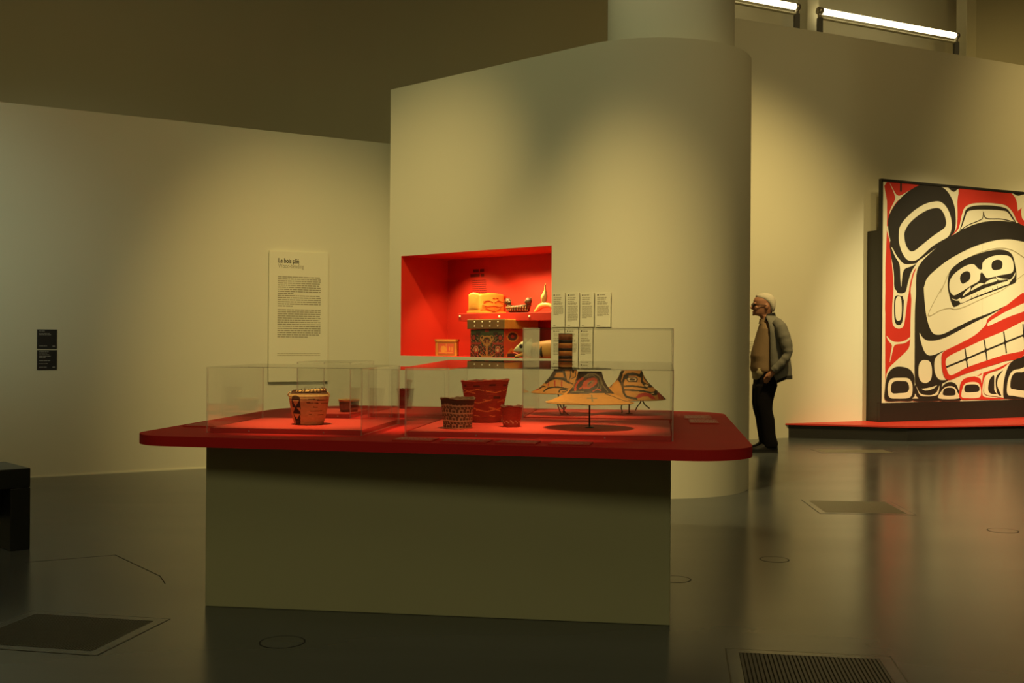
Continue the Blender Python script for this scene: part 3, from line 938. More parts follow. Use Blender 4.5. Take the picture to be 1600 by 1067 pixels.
# stands
def stand(lab, cx, D, top_py, rods):
    z1 = CAM_H - (top_py - 533.5 - .007 * (cx - 800)) * D / FPX
    c = atY(cx, top_py, D)
    s = thing('hat_stand', lab, 'stand', (c.x, c.y, PZ), 0, 'thin metal hat stands')
    for dx in rods:
        bm = bmesh.new(); tube(bm, [(dx, 0, .002), (dx, 0, c.z - PZ)], .0042, 10); obj('rod', bm, 'black', s, True)
    bm = bmesh.new(); lathe(bm, [(0, .0006), (.022, .0006), (.022, .003), (.006, .006), (0, .006)], 24); obj('foot', bm, 'black', s, True)
    bm = bmesh.new(); lathe(bm, [(0, c.z - PZ), (.028, c.z - PZ - .002), (.028, c.z - PZ - .005), (0, c.z - PZ - .006)], 20); obj('support_plate', bm, 'black', s, True)
stand('thin black rod stand under the front straw hat', 921.5, 5.04, 596, [0])
stand('thin black rod stand under the ringed tall hat', 881, 5.99, 592, [0])
stand('thin black rod stand under the bird face hat', 983.5, 6.05, 594, [0])

# ------------------------------------------------------------------ table labels
def table_label(lab, pts, lines, z=TT):
    """pts: (u, v) centre, size, turn"""
    u, v, w, d, turn = pts
    t = thing('table_label', lab, 'label', TW(u, v, z), TA + turn, 'red caption plates on the table')
    mkbox('plate', 'redplat', t, -w/2, w/2, -d/2, d/2, .0006, .006, .001)
    bm = bmesh.new(); rn = random.Random(int(u * 100))
    for i in range(lines):
        y = d/2 - d * (i + .8) / (lines + .4)
        x = -w/2 * .9; end = w/2 * (.85 if i % 2 == 0 else .6); hh = d * .085
        while x < end:
            ww = rn.uniform(.008, .022)
            bm.faces.new([bm.verts.new(p) for p in ((x, y, .0065), (min(x+ww, end), y, .0065), (min(x+ww, end), y+hh, .0065), (x, y+hh, .0065))])
            x += ww + .004
    stuff(obj('printed_text', bm, 'inkpink', t))
E1 = R_(-3.6)
table_label('red caption plate on the table edge before the grey brown basket', (1.00, -.16, .17, .13, E1), 3)
table_label('red caption plate on the table edge before the tall red basket', (1.22, -.175, .20, .13, E1), 3)
table_label('red caption plate on the table edge before the smallest basket', (1.44, -.19, .17, .13, E1), 2)
table_label('red caption plate on the table edge before the front hat', (1.66, -.20, .17, .13, E1), 2)
table_label('rear red caption plate at the right end of the table', (2.23, 1.50, .15, .26, R_(0)), 4)
table_label('nearer red caption plate at the right end of the table', (2.25, 1.18, .15, .26, R_(0)), 4)
table_label('red caption plate at the left end beside the tan basket case', (-.145, .44, .20, .30, R_(0)), 0)

# ------------------------------------------------------------------ things in the niche (pod frame)
def podthing(name, lab, cat, s, depth, z, turn=0, group=None):
    w = PL + PU * s - PN * depth; w.z = z
    return thing(name, lab, cat, w, PA + turn, group)
def pod_d(px, py, depth): return pod_local(px, py, depth)
# bent box with painted face, lower left
s0, zb = pod_d(682, 556, .16); s1, zt = pod_d(713, 534, .16)
w = s1 - s0; hgt = zt - zb
def grid_face(bm, w, h, y, nx, nz, fn, z0=0, bulge=0, x0=0):
    vv = [[bm.verts.new((x0 + w * i / nx, y - bulge * math.sin(PI * i / nx), z0 + h * j / nz)) for i in range(nx + 1)] for j in range(nz + 1)]
    for j in range(nz):
        for i in range(nx):
            f = bm.faces.new((vv[j][i], vv[j][i+1], vv[j+1][i+1], vv[j+1][i]))
            f.material_index = fn((i + .5) / nx, (j + .5) / nz)
FZ = NZ0 + .001
w *= .80
t = podthing('bentwood_box', 'small bent wood box with a painted eye, alone at niche left', 'box', s0 + .01, .13, FZ, R_(40))
pts = rounded([(0, 0), (w, 0), (w, .17), (0, .17)], [.025]*4, 5)
bm = bmesh.new(); prism(bm, pts, 0, hgt); obj('body', bm, 'ycedar', t)
bm = bmesh.new(); prism(bm, rounded([(-.006, -.006), (w+.006, -.006), (w+.006, .176), (-.006, .176)], [.028]*4, 5), hgt + .0005, hgt + .022); obj('lid', bm, 'ycedar', t)
def boxface(x, z):
    X, Y = 400 + x * 235, 830 - z * 130
    for mi, pl in ((1, [(440, 770), (450, 740), (490, 735), (525, 755), (530, 785), (490, 800), (450, 795)]), (2, [(455, 770), (490, 750), (515, 768), (490, 785)]), (1, [(560, 745), (570, 740), (572, 780), (560, 780)]), (1, [(590, 745), (605, 745), (605, 790), (590, 790)])):
        if inpoly(X, Y, pl): r = mi; return r
    if z < .12 or z > .9 or x < .05 or x > .95: return 2
    if abs(x - .5) < .02: return 1
    if .2 < z < .26 and x < .9: return 1
    return 0
bm = bmesh.new(); grid_face(bm, w - .05, hgt - .01, -.0015, 60, 40, boxface, .005, 0, .025)
obj('painted_face', bm, ['chestside', 'ycedar', 'carve'], t)

# big painted chest with lid
CD = .10
s0, z1_ = pod_d(735.5, 514.5, CD); s1, _ = pod_d(787, 530, CD)
w = s1 - s0; hgt = z1_ - FZ
DP = .40
t = podthing('painted_chest', 'large square chest with formline painting and studded lid', 'chest', s0, CD, FZ)
mkbox('body', 'chestdark', t, 0, w, .002, DP, 0, hgt, .004)
def chestface(x, z):
    a = abs(x - .5) * 2      # mirror
    if z > .90: return 1 if a > .12 else 2
    # central figure: trunk and raised arms
    if a < .055 and z < .62: return 3
    if near(a, z, [(.04, .42), (.2, .5), (.38, .66)], .075): return 3
    if near(a, z, [(.0, .74), (.22, .72), (.26, .6)], .06): return 3
    if near(a, z, [(.06, .02), (.25, .02), (.45, .1)], .05): return 3
    # lower corner faces
    q = ((a - .66) / .24) ** 2 + ((z - .25) / .22) ** 2
    if q < .10: return 4
    if q < .30: return 2
    if q < .42 and z > .2: return 4
    if q < .8: return 0 if math.sin(a * 60) < .6 else 2
    # upper eyes
    q = ((a - .27) / .17) ** 2 + ((z - .70) / .11) ** 2
    if q < .22: return 0
    if q < .55: return 3
    if q < 1.5: return 1
    q = ((a - .80) / .16) ** 2 + ((z - .70) / .15) ** 2
    if q < .35: return 2
    if q < .9: return 0
    if abs(z - .49) < .035 and a > .35: return 2
    if z > .80: return 1 if math.sin(a * 9) > -.2 else 0
    v = math.sin(a * 31 + 3 * math.sin(z * 11)) * math.sin(z * 27 + a * 9)
    if v > .42: return 2
    if math.sin(a * 23 + 2 + 2 * math.sin(z * 17)) * math.sin(z * 37) > .5: return 1
    if math.sin(a * 47 + 1) * math.cos(z * 41 + a * 20) > .72: return 4
    return 0
bm = bmesh.new(); grid_face(bm, w, hgt, -.001, 80, 80, chestface)
obj('painted_front', bm, ['chestdark', 'chestgreen', 'chestred', 'chesttan', 'bpale'], t, label='dark front painted in mirrored formline figures')
def chestside(y, z):
    q = ((y - .28) / .17) ** 2 + ((z - .74) / .17) ** 2
    if q < .12: return 2
    if q < .75: return 1
    if q < 1.25: return 3
    if z < .14 and .12 < y < .6: return 1
    if near(y, z, [(.1, .05), (.25, .3), (.4, .08)], .07): return 3
    if near(y, z, [(.6, .2), (.7, .5), (.9, .5)], .06): return 1
    return 0
bm = bmesh.new()
grid_face(bm, DP, hgt, 0, 60, 60, chestside)
for v_ in bm.verts: v_.co = Vector((w + .001, v_.co.x, v_.co.z))
obj('painted_side', bm, ['chestside', 'hatdark', 'chestred', 'ycedar'], t, label='orange red painted side')
lz0 = hgt + .002
_, lt = pod_d(731, 499, CD - .02); lh = lt - FZ - lz0
e = .028
bm = bmesh.new(); box(bm, -e, w + e, -e + .008, DP + .02, lz0, lz0 + lh, .006)
for f in bm.faces:
    f.normal_update(); f.material_index = 1 if f.normal.x > .7 else 0  # lit right side and shaded front put into the lid colours
obj('lid', bm, ['lidm', 'ycedar'], t)
for i in range(4):
    for j in range(2):
        bm = bmesh.new(); sphere(bm, (w * (.17 + .235 * i), -e + .006, lz0 + lh * (.28 + .44 * j)), .0065, .005, .0075, 8, 6)
        obj('stud', bm, 'shell', t, True)

# carved yellow box on the shelf
SD = .25
s0, _ = pod_d(732, 488, SD); sm_, _ = pod_d(749, 488, SD); _, zt = pod_d(745, 460, SD)
t = podthing('carved_box', 'yellow carved box with swelling sides on the niche shelf', 'box', s0, SD, shz + .001)
w = sm_ - s0; hgt = zt - shz; dp = .33
bm = bmesh.new()
NS = 12
for (ax, L) in (('x', w), ('y', dp)): pass
ring0 = []
def boxring(z, infl, wave):
    pts = []
    for i in range(NS): x = w * i / NS; pts.append((x, -infl * math.sin(PI * i / NS), z + wave * math.sin(PI * i / NS)))
    for i in range(NS): y = dp * i / NS; pts.append((w + infl * math.sin(PI * i / NS), y, z + wave * math.sin(PI * i / NS)))
    for i in range(NS): x = w * (1 - i / NS); pts.append((x, dp + infl * math.sin(PI * i / NS), z + wave * math.sin(PI * i / NS)))
    for i in range(NS): y = dp * (1 - i / NS); pts.append((-infl * math.sin(PI * i / NS), y, z + wave * math.sin(PI * i / NS)))
    return pts
ringsz = [boxring(0, .004, 0), boxring(hgt*.3, .012, 0), boxring(hgt*.6, .014, .004), boxring(hgt*.9, .009, .014), boxring(hgt, .006, .018)]
rv = [[bm.verts.new(p) for p in r] for r in ringsz]
nn = len(rv[0])
for a_, b2 in zip(rv[:-1], rv[1:]):
    for i in range(nn): bm.faces.new((a_[i], a_[(i+1) % nn], b2[(i+1) % nn], b2[i]))
inn_ = [bm.verts.new((p.co.x + (w/2 - p.co.x) * .12, p.co.y + (dp/2 - p.co.y) * .06, p.co.z)) for p in rv[-1]]
inb = [bm.verts.new((p.co.x, p.co.y, hgt * .4)) for p in inn_]
for i in range(nn):
    j = (i + 1) % nn
    bm.faces.new((rv[-1][i], rv[-1][j], inn_[j], inn_[i])); bm.faces.new((inn_[i], inn_[j], inb[j], inb[i]))
bm.faces.new(inb); bm.faces.new(list(reversed(rv[0])))
obj('body', bm, 'ycedar', t, True)
mkbox('foot_board', 'ycedar', t, -.012, w + .012, -.012, dp + .012, .0, .022, .004)
bm = bmesh.new()      # carved relief on the long side
X = w + .016
for ln in ([(.08, .45), (.25, .38), (.5, .42), (.75, .38), (.92, .45)], [(.2, .3), (.35, .2), (.5, .12), (.65, .2), (.8, .32)], [(.12, .62), (.3, .68), (.48, .6)], [(.55, .6), (.7, .7), (.9, .62)], [(.48, .82), (.56, .84)], [(.62, .84), (.7, .82)]):
    tube(bm, [Vector((X - .004 * abs(2*y - 1), y * dp, z * hgt)) for (y, z) in [(q.x, q.y) for q in spline([(a, b2, 0) for a, b2 in ln], False, 4)]], .004, 6)
obj('carved_relief', bm, 'carve', t, True)

# dark bowl with two animal heads
s0, _ = pod_d(793, 487, SD + .09); s1, _ = pod_d(828, 487, SD + .09); _, zt = pod_d(810, 468, SD + .09)
w = s1 - s0; hgt = zt - shz
t = podthing('animal_bowl', 'dark carved bowl with an animal head at each end', 'bowl', (s0 + s1) / 2, SD + .09, shz + .001)
bm = bmesh.new()
lathe(bm, [(0, 0), (.26, 0), (.34, .12), (.37, .35), (.35, .5), (.31, .48), (.26, .2), (0, .15)], 40, jit=None)
for v_ in bm.verts:
    x = v_.co.x / .37
    v_.co = Vector((v_.co.x * w * 1.15, v_.co.y * .26, (v_.co.z + (.16 * x * x if v_.co.z > .3 else 0)) * hgt))
obj('body', bm, 'bowlm', t, True)
bm = bmesh.new()
for i in range(14):
    a = PI + PI * (i + .5) / 14
    for zz, rf in ((.2, .365), (.38, .385)):
        sphere(bm, (rf * math.cos(a) * w * 1.15, rf * math.sin(a) * .26, zz * hgt), .007, .005, .010, 8, 6)
stuff(obj('carved_teeth', bm, 'lidm', t, True))
for sx in (-1, 1):
    bm = bmesh.new()
    tube(bm, [(sx * w * .34, 0, hgt * .38), (sx * w * .45, 0, hgt * .6), (sx * w * .46, 0, hgt * .78)], [.026, .024, .022], 12)
    sphere(bm, (sx * w * .46, -.008, hgt * .84), .033, .03, .034, 14, 10)
    sphere(bm, (sx * w * .38, -.012, hgt * .80), .02, .018, .015, 12, 8)
    for ey in (-.018, .018): sphere(bm, (sx * w * .48, ey, hgt * 1.02), .009, .007, .014, 8, 6)
    hd = obj('animal_head', bm, 'bowlm', t, True)
    bm = bmesh.new()
    for ey in (-.034, .02): sphere(bm, (sx * w * .42, ey, hgt * .88), .007, .006, .007, 8, 6)
    obj('eye', bm, 'lidm', hd, True)

# horn ladle propped upright
s0, _ = pod_d(835, 488, SD + .05); sc_, zc = pod_d(852, 478, SD + .05); _, zt = pod_d(852.5, 444, SD + .05)
t = podthing('horn_ladle', 'pale horn ladle with an upright curved handle on the shelf', 'ladle', sc_, SD + .05, shz + .001)
hgt = zt - shz
bm = bmesh.new()
pts = spline([(0, 0, hgt*.22), (-.012, 0, hgt*.36), (-.014, 0, hgt*.5), (-.006, 0, hgt*.64), (-.002, 0, hgt*.78), (-.004, 0, hgt*.9), (.004, 0, hgt)], False, 4)
tube(bm, pts, [.012 + .020 * math.exp(-((i / len(pts) - .36) / .2) ** 2) - .007 * i / len(pts) for i in range(len(pts))], 12)
obj('handle', bm, 'horn', t, True)
bm = bmesh.new()
a0 = sc_ - s0
pts = spline([(-a0, 0, .004), (-a0*.72, 0, hgt*.10), (-a0*.4, 0, hgt*.22), (0, 0, hgt*.26), (a0*.5, 0, hgt*.22), (a0*.9, 0, hgt*.05)], False, 4)
tube(bm, pts, [.006 + .020 * math.sin(PI * (i + .5) / (len(pts))) for i in range(len(pts))], 12)
obj('bowl', bm, 'horn', t, True)
bm = bmesh.new(); sphere(bm, (a0 * .62, .02, hgt * .30), .022, .02, .04, 12, 8); obj('carved_figure', bm, 'chesttan', t, True)

# animal effigy with pale green head in front of the chest
s0, zc = pod_d(799, 547, .03); s1, _ = pod_d(862, 548, .03)
t = podthing('animal_effigy', 'carved animal with pale green head, in front of the chest', 'carving', s0, .06, FZ)
k = (s1 - s0)
zz = lambda py: pod_d(830, py, .06)[1] - FZ
bm = bmesh.new()
tube(bm, [(k*.02, 0, zz(548)), (k*.12, 0, zz(546.5)), (k*.25, 0, zz(543.5)), (k*.40, 0, zz(545)), (k*.52, 0, zz(548))], [.012, .034, .055, .060, .045], 18)
hd = obj('head', bm, 'maskpale', t, True)
bm = bmesh.new(); tube(bm, [(k*.01, -.012, zz(551.5)), (k*.14, -.045, zz(552.5)), (k*.26, -.057, zz(555))], [.004, .008, .006], 8); obj('mouth', bm, 'chestred', hd, True)
bm = bmesh.new()
sphere(bm, (k*.30, -.052, zz(541)), .024, .012, .02, 14, 8); obj('eye', bm, 'pblack', hd, True)
bm = bmesh.new()
for dy in (-.03, .03): tube(bm, [(k*.34, dy, zz(536.5)), (k*.38, dy, zz(529))], [.02, .007], 10)
obj('ear', bm, 'maskpale', hd, True)
bm = bmesh.new()
tube(bm, [(k*.46, 0.02, zz(548)), (k*.62, 0.03, zz(548)), (k*.85, 0.04, zz(547)), (k*1.25, .05, zz(547)), (k*1.42, .05, zz(548))], [.062, .080, .088, .08, .04], 22)
bd = obj('body', bm, 'maskbody', t, True)
bm = bmesh.new()
for i in range(4):
    x = k * (.56 + .05 * i); r = .081
    tube(bm, [(x + .01*i, .03 - r * math.sin(a), zz(548) + r * math.cos(a)) for a in [R_(62 + 13*j) for j in range(6)]], [.003, .007, .011, .013, .012, .006], 8)
stuff(obj('mane_tuft', bm, 'pblack', bd, True))
bm = bmesh.new()
tube(bm, [(k*.40, -.03, zz(550)), (k*.30, -.05, zz(555)), (k*.20, -.055, .012), (k*.16, -.06, .008)], [.02, .017, .014, .010], 10); obj('leg', bm, 'maskbody', t, True)
bm = bmesh.new(); tube(bm, [(k*1.0, 0, zz(552)), (k*1.0, 0, .004)], [.03, .026], 10); obj('leg', bm, 'maskbody', t, True)
bm = bmesh.new(); tube(bm, [(k*.62, .05, zz(552)), (k*.62, .05, .004)], [.03, .026], 10); obj('leg', bm, 'maskbody', t, True)

# ------------------------------------------------------------------ caption cards beside the niche
def card(lab, px0, px1, py0, py1, lay):
    s0, zt = pod_local(px0, py0); s1, _ = pod_local(px1, py0); _, zb = pod_local(px0, py1)
    # flatten the curve: keep arc length beyond the tangent
    sm = (s0 + s1) / 2
    x, y, turn = pod_at(sm)
    w = s1 - s0 - .004
    q = PL + PU * x - PN * (y - 0.0); q.z = zb
    t = thing('caption_card', lab, 'caption card', q + PN * .0105, PA + turn, 'caption cards right of the red niche')
    h = zt - zb - .004
    mkbox('board', 'card', t, -w/2, w/2, -.006, .0, 0, h, .001)
    bm = bmesh.new()
    rn = random.Random(int(px0) + int(py0))
    hh = h * .022
    x0, x1 = -w/2 * .72, w/2 * .78
    fr = lay
    for zf, last in ((.845, .8), (.80, .75), (.735, .7), (.69, .9), (.655, .85)):
        word_bars(bm, x0, x1, h * zf, hh, -.0066, last, rn)
    word_bars(bm, x0, x1, h * .035, hh * .8, -.0066, .25, rn)
    stuff(obj('printed_text', bm, 'inkgrey', t))
    bm = bmesh.new()
    zf = .60
    while zf > fr:
        word_bars(bm, x0, x1, h * zf, hh * .8, -.0066, 1 if zf - .03 > fr else .5, rn); zf -= .031
    stuff(obj('body_text', bm, 'inkgrey', t))
    bm = bmesh.new(); lathe(bm, [(0, 0), (w * .05, 0)], 12)
    for v_ in bm.verts: v_.co = Vector((x0 + w * .05 + v_.co.x, -.0068, h * .93 + v_.co.y))
    bm.normal_update(); obj('number_dot', bm, 'ink', t)
    bm = bmesh.new(); word_bars(bm, x0 + w * .16, x1, h * .92, hh, -.0066, .6, rn); stuff(obj('heading', bm, 'inkgrey', t))
card('first caption card in the upper row, against the red niche', 864, 885, 457, 511, .34)
card('second caption card in the upper row right of the niche', 886, 907.5, 457, 511, .16)
card('third caption card in the upper row right of the niche', 908.5, 930, 457, 511, .25)
card('last caption card in the upper row, farthest from the niche', 931, 953, 456.5, 511, .32)
card('first caption card in the lower row, partly behind the ringed hat', 864, 884, 512.5, 573, .30)
card('second caption card in the lower row, behind the ringed hat', 885, 905.5, 512.5, 573, .33)
card('last caption card in the lower row, right of the ringed hat', 906.5, 928, 512.5, 573, .30)

# ------------------------------------------------------------------ left wall: text panel and black signs
def wl(px, py, off=0):
    w = atPlane(px, py, WL_P + WL_N * off, WL_N)
    return w
a, b_, c_ = wl(421, 391, .03), wl(513, 391, .03), wl(418, 597, .03)
w = (b_ - a).length; zb, zt = c_.z, a.z
t = thing('text_panel', 'tall pale wall text panel headed Le bois plié', 'panel', Vector((a.x, a.y, zb)), WL_A)
h = zt - zb
mkbox('board', 'card', t, 0, w, 0, .024, 0, h, .002)
sc_x = w / 92.0
text_mesh('heading', 'Le bois plié', .063, 'ink', t, (13.5 * sc_x, -.001, h * (1 - 18.5/206)), bold=.0014).scale = (.72, 1, 1)
text_mesh('subheading', 'Wood-bending', .060, 'inkgrey', t, (13.5 * sc_x, -.001, h * (1 - 26.5/206))).scale = (.70, 1, 1)
bm = bmesh.new()
y = 38.0
rn = random.Random(5)
rows = [1]*8 + [.37] + [1]*5 + [.35, None] + [1]*13 + [.7, None]
for r in rows:
    y += 3.28 if r is not None else 2.6
    if r is None: continue
    word_bars(bm, 13 * sc_x, 80 * sc_x, h * (1 - y/206), h * 1.55/206, -.0012, r, rn)
stuff(obj('body_text', bm, 'inkgrey', t))
bm = bmesh.new()
for q in (161.5, 164.5): word_bars(bm, 13 * sc_x, 80 * sc_x, h * (1 - q/206), h * .9/206, -.0012, 1, rn)
stuff(obj('credit_text', bm, 'pthin', t))
# dark sheet stands in for the board's shadow at left and bottom
mkbox('shadow_backing', 'dark', t, .0, w - .02, .0245, .0295, .0, h - .02)

for (y0, y1, lab, lines) in ((514.5, 545, 'upper of two small black signs on the left wall', ((.90, .42), (.77, .7), (.71, .8), (.13, .5))),
                             (547, 578, 'lower of two small black signs on the left wall', ((.90, .6), (.83, .5), (.75, .7), (.68, .8), (.6, .4), (.45, .7), (.30, .55), (.13, .5)))):
    a, b_, c_ = wl(58, y0, .006), wl(89, y0, .006), wl(58, y1, .006)
    w = (b_ - a).length; h = a.z - c_.z
    t = thing('black_sign', lab, 'sign', Vector((a.x, a.y, c_.z)), WL_A, 'black signs on the left wall')
    mkbox('board', 'blackcard', t, 0, w, 0, .0055, 0, h, .001)
    bm = bmesh.new(); rn = random.Random(int(y0))
    for zf, last in lines: word_bars(bm, w * .1, w * .9, h * zf, h * .035, -.001, last, rn)
    stuff(obj('printed_text', bm, M and 'inkpale', t))
    mkbox('small_emblem', 'inkpale', t, w * .78, w * .90, -.0012, -.0004, h * .11, h * .17)

# small pale card on the right wall behind the man
a, b_, c_ = [atPlane(*p, WR_P + WR_N * .006, WR_N) for p in ((1167, 529), (1185, 529), (1167, 549.5))]
t = thing('wall_label', 'small pale label on the right wall behind the man', 'label', Vector((a.x, a.y, c_.z)), WR_A)
mkbox('board', 'card', t, 0, (b_ - a).length, 0, .005, 0, a.z - c_.z, .001)
bm = bmesh.new()
for zf in (.75, .62, .5, .38, .26): word_bars(bm, .02, (b_ - a).length - .02, (a.z - c_.z) * zf, .006, -.001, .8)
stuff(obj('printed_text', bm, 'inkgrey', t))

# ------------------------------------------------------------------ bench
bc = atZ(47, 858, 0)
BA = math.atan2(.68, .73)
t = thing('bench', 'black wooden bench with slab legs at the left edge', 'bench', (bc.x, bc.y, 0), BA)
L, D_, H_ = 1.7, .42, .462
mkbox('seat', 'benchm', t, -L, 0, 0, D_, H_ - .11, H_, .004)
mkbox('leg', 'benchm', t, -.108, 0, 0, D_, 0, H_ - .111, .003)
mkbox('leg', 'benchm', t, -L, -L + .108, 0, D_, 0, H_ - .111, .003)
mkbox('apron', 'benchm', t, -L + .109, -.109, D_ - .10, D_ - .06, .15, H_ - .111, .002)

# ------------------------------------------------------------------ platform and painted screen
pa, pb = atZ(1229, 684.5, 0), atZ(1418, 689.6, 0)
pc = pb + (atZ(1600, 686, 0) - pb).normalized() * 7.2
wq = lambda p: WR_P + WR_D * (p - WR_P).dot(WR_D) + WR_N * .004
pl_pts = [wq(pa), pb, pc, wq(pc)]
PLH = .185
t = thing('platform', 'low angled platform with red top along the right wall', 'platform', (pb.x, pb.y, 0), 0)
def off(pts, d):
    res = []
    for p in pts: res.append(((p.x - pb.x), (p.y - pb.y)))
    return res
bm = bmesh.new(); prism(bm, off(pl_pts, 0), PLH - .018, PLH); obj('top', bm, 'redplat', t, label='thin bright red top')
inner = [pl_pts[0] + WR_D * .05, pb + Vector((.01, .03, 0)), pc + Vector((0, .03, 0)), pl_pts[3]]
bm = bmesh.new(); prism(bm, off(inner, 0), 0, PLH - .019); obj('base', bm, 'dark', t, label='dark recessed base')

# the screen: a boarded panel with painted formlines
SB = .26                              # how far its front stands off the wall
SP0 = WR_P + WR_N * SB
def sw(px, py): return atPlane(px, py, SP0, WR_N)
tl = sw(1377.5, 279); blp = sw(1380, 629.5)
sx0 = tl.x; org = Vector((tl.x, tl.y, PLH))
axis = (sw(1602, 500) - org).dot(WR_D)
W_S = axis * 2
zt = tl.z - PLH; zb = blp.z - PLH
print('screen', W_S, zt, zb, axis)
scr = thing('painted_screen', 'huge boarded screen painted with a black and red formline face', 'screen', org, WR_A)
mkbox('support', 'dark', scr, .0, W_S, .045, SB - .01, .0005, zt * .79, .004, label='dark box support behind the screen')
mkbox('lower_band', 'dark', scr, .0, W_S, .0, .044, .0005, zb - .002, .003, label='dark band under the painting')
# planks
pw = [0.0]
for px in (1408, 1535):
    pw.append((sw(px, 500) - org).dot(WR_D))
while pw[-1] < W_S - 1.0: pw.append(pw[-1] + (pw[2] - pw[1]))
pw = [q for q in pw if q < W_S - .1] + [W_S]
for a, b_ in zip(pw[:-1], pw[1:]):
    mkbox('plank', 'cream', scr, a + .001, b_ - .001, .004, .044, zb, zt - .002, .001)
bm = bmesh.new()
f = .022
box(bm, -.006, f, -.006, .044, zb, zt)
box(bm, W_S - f, W_S + .006, -.006, .044, zb, zt)
box(bm, f, W_S - f, -.006, .044, zt - .032, zt)
obj('frame', bm, 'dark', scr)

layer = [0]
store = {'pblack': bmesh.new(), 'pred': bmesh.new(), 'cream': bmesh.new(), 'pthin': bmesh.new()}
def to_panel(px, py):
    w = sw(px, py)
    return (w - org).dot(WR_D), w.z - PLH
C6 = lambda x, y: to_panel(1370 + x / 5.617, 270 + y / 5.617)
C7 = lambda x, y: to_panel(1370 + x / 5.617, 450 + y / 5.617)
CE = lambda x, y: to_panel(1480 + x / 10.667, 380 + y / 10.667)
def emit(color, pts2):
    layer[0] += 1
    y = .0035 - layer[0] * .00012
    bm = store[color]
    for mir in (0, 1):
        v = []
        for (u_, z_) in pts2:
            u_ = min(u_, axis)
            u_ = max(u_, f)
            if mir: u_ = 2 * axis - u_
            v.append(bm.verts.new((u_, y, min(max(z_, zb + .005), zt - .033))))
        # drop consecutive duplicates after clamping
        clean = []
        for q in v:
            if not clean or (q.co - clean[-1].co).length > 1e-4: clean.append(q)
        if (clean[0].co - clean[-1].co).length < 1e-4: clean.pop()
        if len(clean) >= 3:
            bm.faces.new(clean)
def shape(color, fn_, pts, sub=4, sharp=False):
    q = [fn_(*p) if not isinstance(p[0], (list, tuple)) and len(p) == 2 else p for p in pts]
    if not sharp:
        q = [(v.x, v.y) for v in spline([(a, b, 0) for a, b in q], True, sub)]
    emit(color, q)
def mixed(color, items, sub=4, sharp=False):
    q = [fn_(x, y) for (fn_, x, y) in items]
    if not sharp: q = [(v.x, v.y) for v in spline([(a, b, 0) for a, b in q], True, sub)]
    emit(color, q)
def stroke(color, fn_, pts, w, taper=False):
    q = [Vector((*fn_(*p), 0)) for p in pts]
    q = spline(q, False, 5) if len(q) > 2 else q
    L, R2 = [], []
    for i, p in enumerate(q):
        d = (q[min(i+1, len(q)-1)] - q[max(i-1, 0)]).normalized()
        n = Vector((-d.y, d.x, 0)) * (w / 2)
        if taper: n *= max(.15, math.sin(PI * (i + .3) / (len(q) + .3)))
        L.append(p + n); R2.append(p - n)
    emit(color, [(p.x, p.y) for p in L + list(reversed(R2))])
K, RD, CRM, TH = 'pblack', 'pred', 'cream', 'pthin'
A6 = lambda pts: [(C6, *p) for p in pts]
A7 = lambda pts: [(C7, *p) for p in pts]
# red at the left and top left
mixed(RD, A6([(92, 70), (420, 70), (420, 300), (480, 640), (350, 830), (300, 1010)]) + A7([(305, 100), (297, 300), (295, 440), (280, 530), (190, 622), (110, 700), (84, 770), (76, 800), (76, 400), (78, 0)]) + A6([(78, 800), (90, 500), (92, 250)]), 3)
mixed(CRM, A6([(92, 470), (118, 620), (140, 860), (148, 1030)]) + A7([(138, 150), (138, 290), (155, 340), (195, 356), (232, 340), (248, 280), (268, 120), (285, 20)]) + A6([(290, 990), (318, 880), (350, 830), (420, 760), (480, 700), (400, 650), (200, 500)]), 3)
mixed(RD, A6([(92, 620), (112, 640), (128, 760), (140, 1000)]) + A7([(132, 60), (130, 250), (78, 250), (78, 0)]) + A6([(78, 900)]), 3)
mixed(K, A6([(118, 600), (150, 860), (155, 1000), (175, 1035)]) + A7([(185, 42), (215, 48), (240, 42)]) + A6([(258, 1035), (276, 960), (305, 870), (350, 795), (400, 700), (250, 600)]), 4)
shape(CRM, C6, [(128, 652), (150, 675), (190, 730), (222, 785), (262, 802), (310, 800), (350, 796), (300, 822), (250, 842), (230, 880), (222, 940), (215, 1000), (208, 930), (206, 850), (196, 790), (160, 730)])
shape(K, C7, [(153, 180), (156, 95), (172, 66), (200, 66), (222, 72), (240, 62), (238, 150), (230, 270), (216, 315), (194, 326), (170, 315), (156, 270)])
shape(CRM, C7, [(163, 180), (168, 100), (190, 72), (214, 90), (221, 180), (214, 265), (192, 288), (170, 268)])
shape(CRM, C7, [(155, 35), (175, 52), (168, 62), (158, 80)])
shape(CRM, C7, [(252, 40), (240, 62), (240, 110), (228, 62)])
shape(CRM, C7, [(86, 418), (118, 452), (150, 470), (200, 474), (255, 458), (292, 430), (290, 452), (245, 484), (170, 496), (148, 520), (134, 580), (116, 652), (122, 580), (134, 510), (120, 482), (100, 458)])
shape(CRM, C6, [(112, 85), (135, 125), (165, 180), (185, 198), (215, 196), (300, 148), (395, 108), (340, 152), (240, 208), (190, 240), (150, 290), (108, 368), (125, 310), (155, 250), (162, 215), (145, 160)])
stroke(K, C6, [(213, 80), (213, 165)], .03)
# cream next to the big ovoid, top trigon
shape(CRM, C6, [(560, 118), (620, 150), (690, 172), (738, 130), (718, 190), (710, 260), (708, 420), (695, 500), (650, 550), (660, 400), (640, 250)])
mixed(K, A6([(400, 90), (580, 90), (650, 150), (690, 162), (745, 90), (690, 80), (500, 80)]), 3)
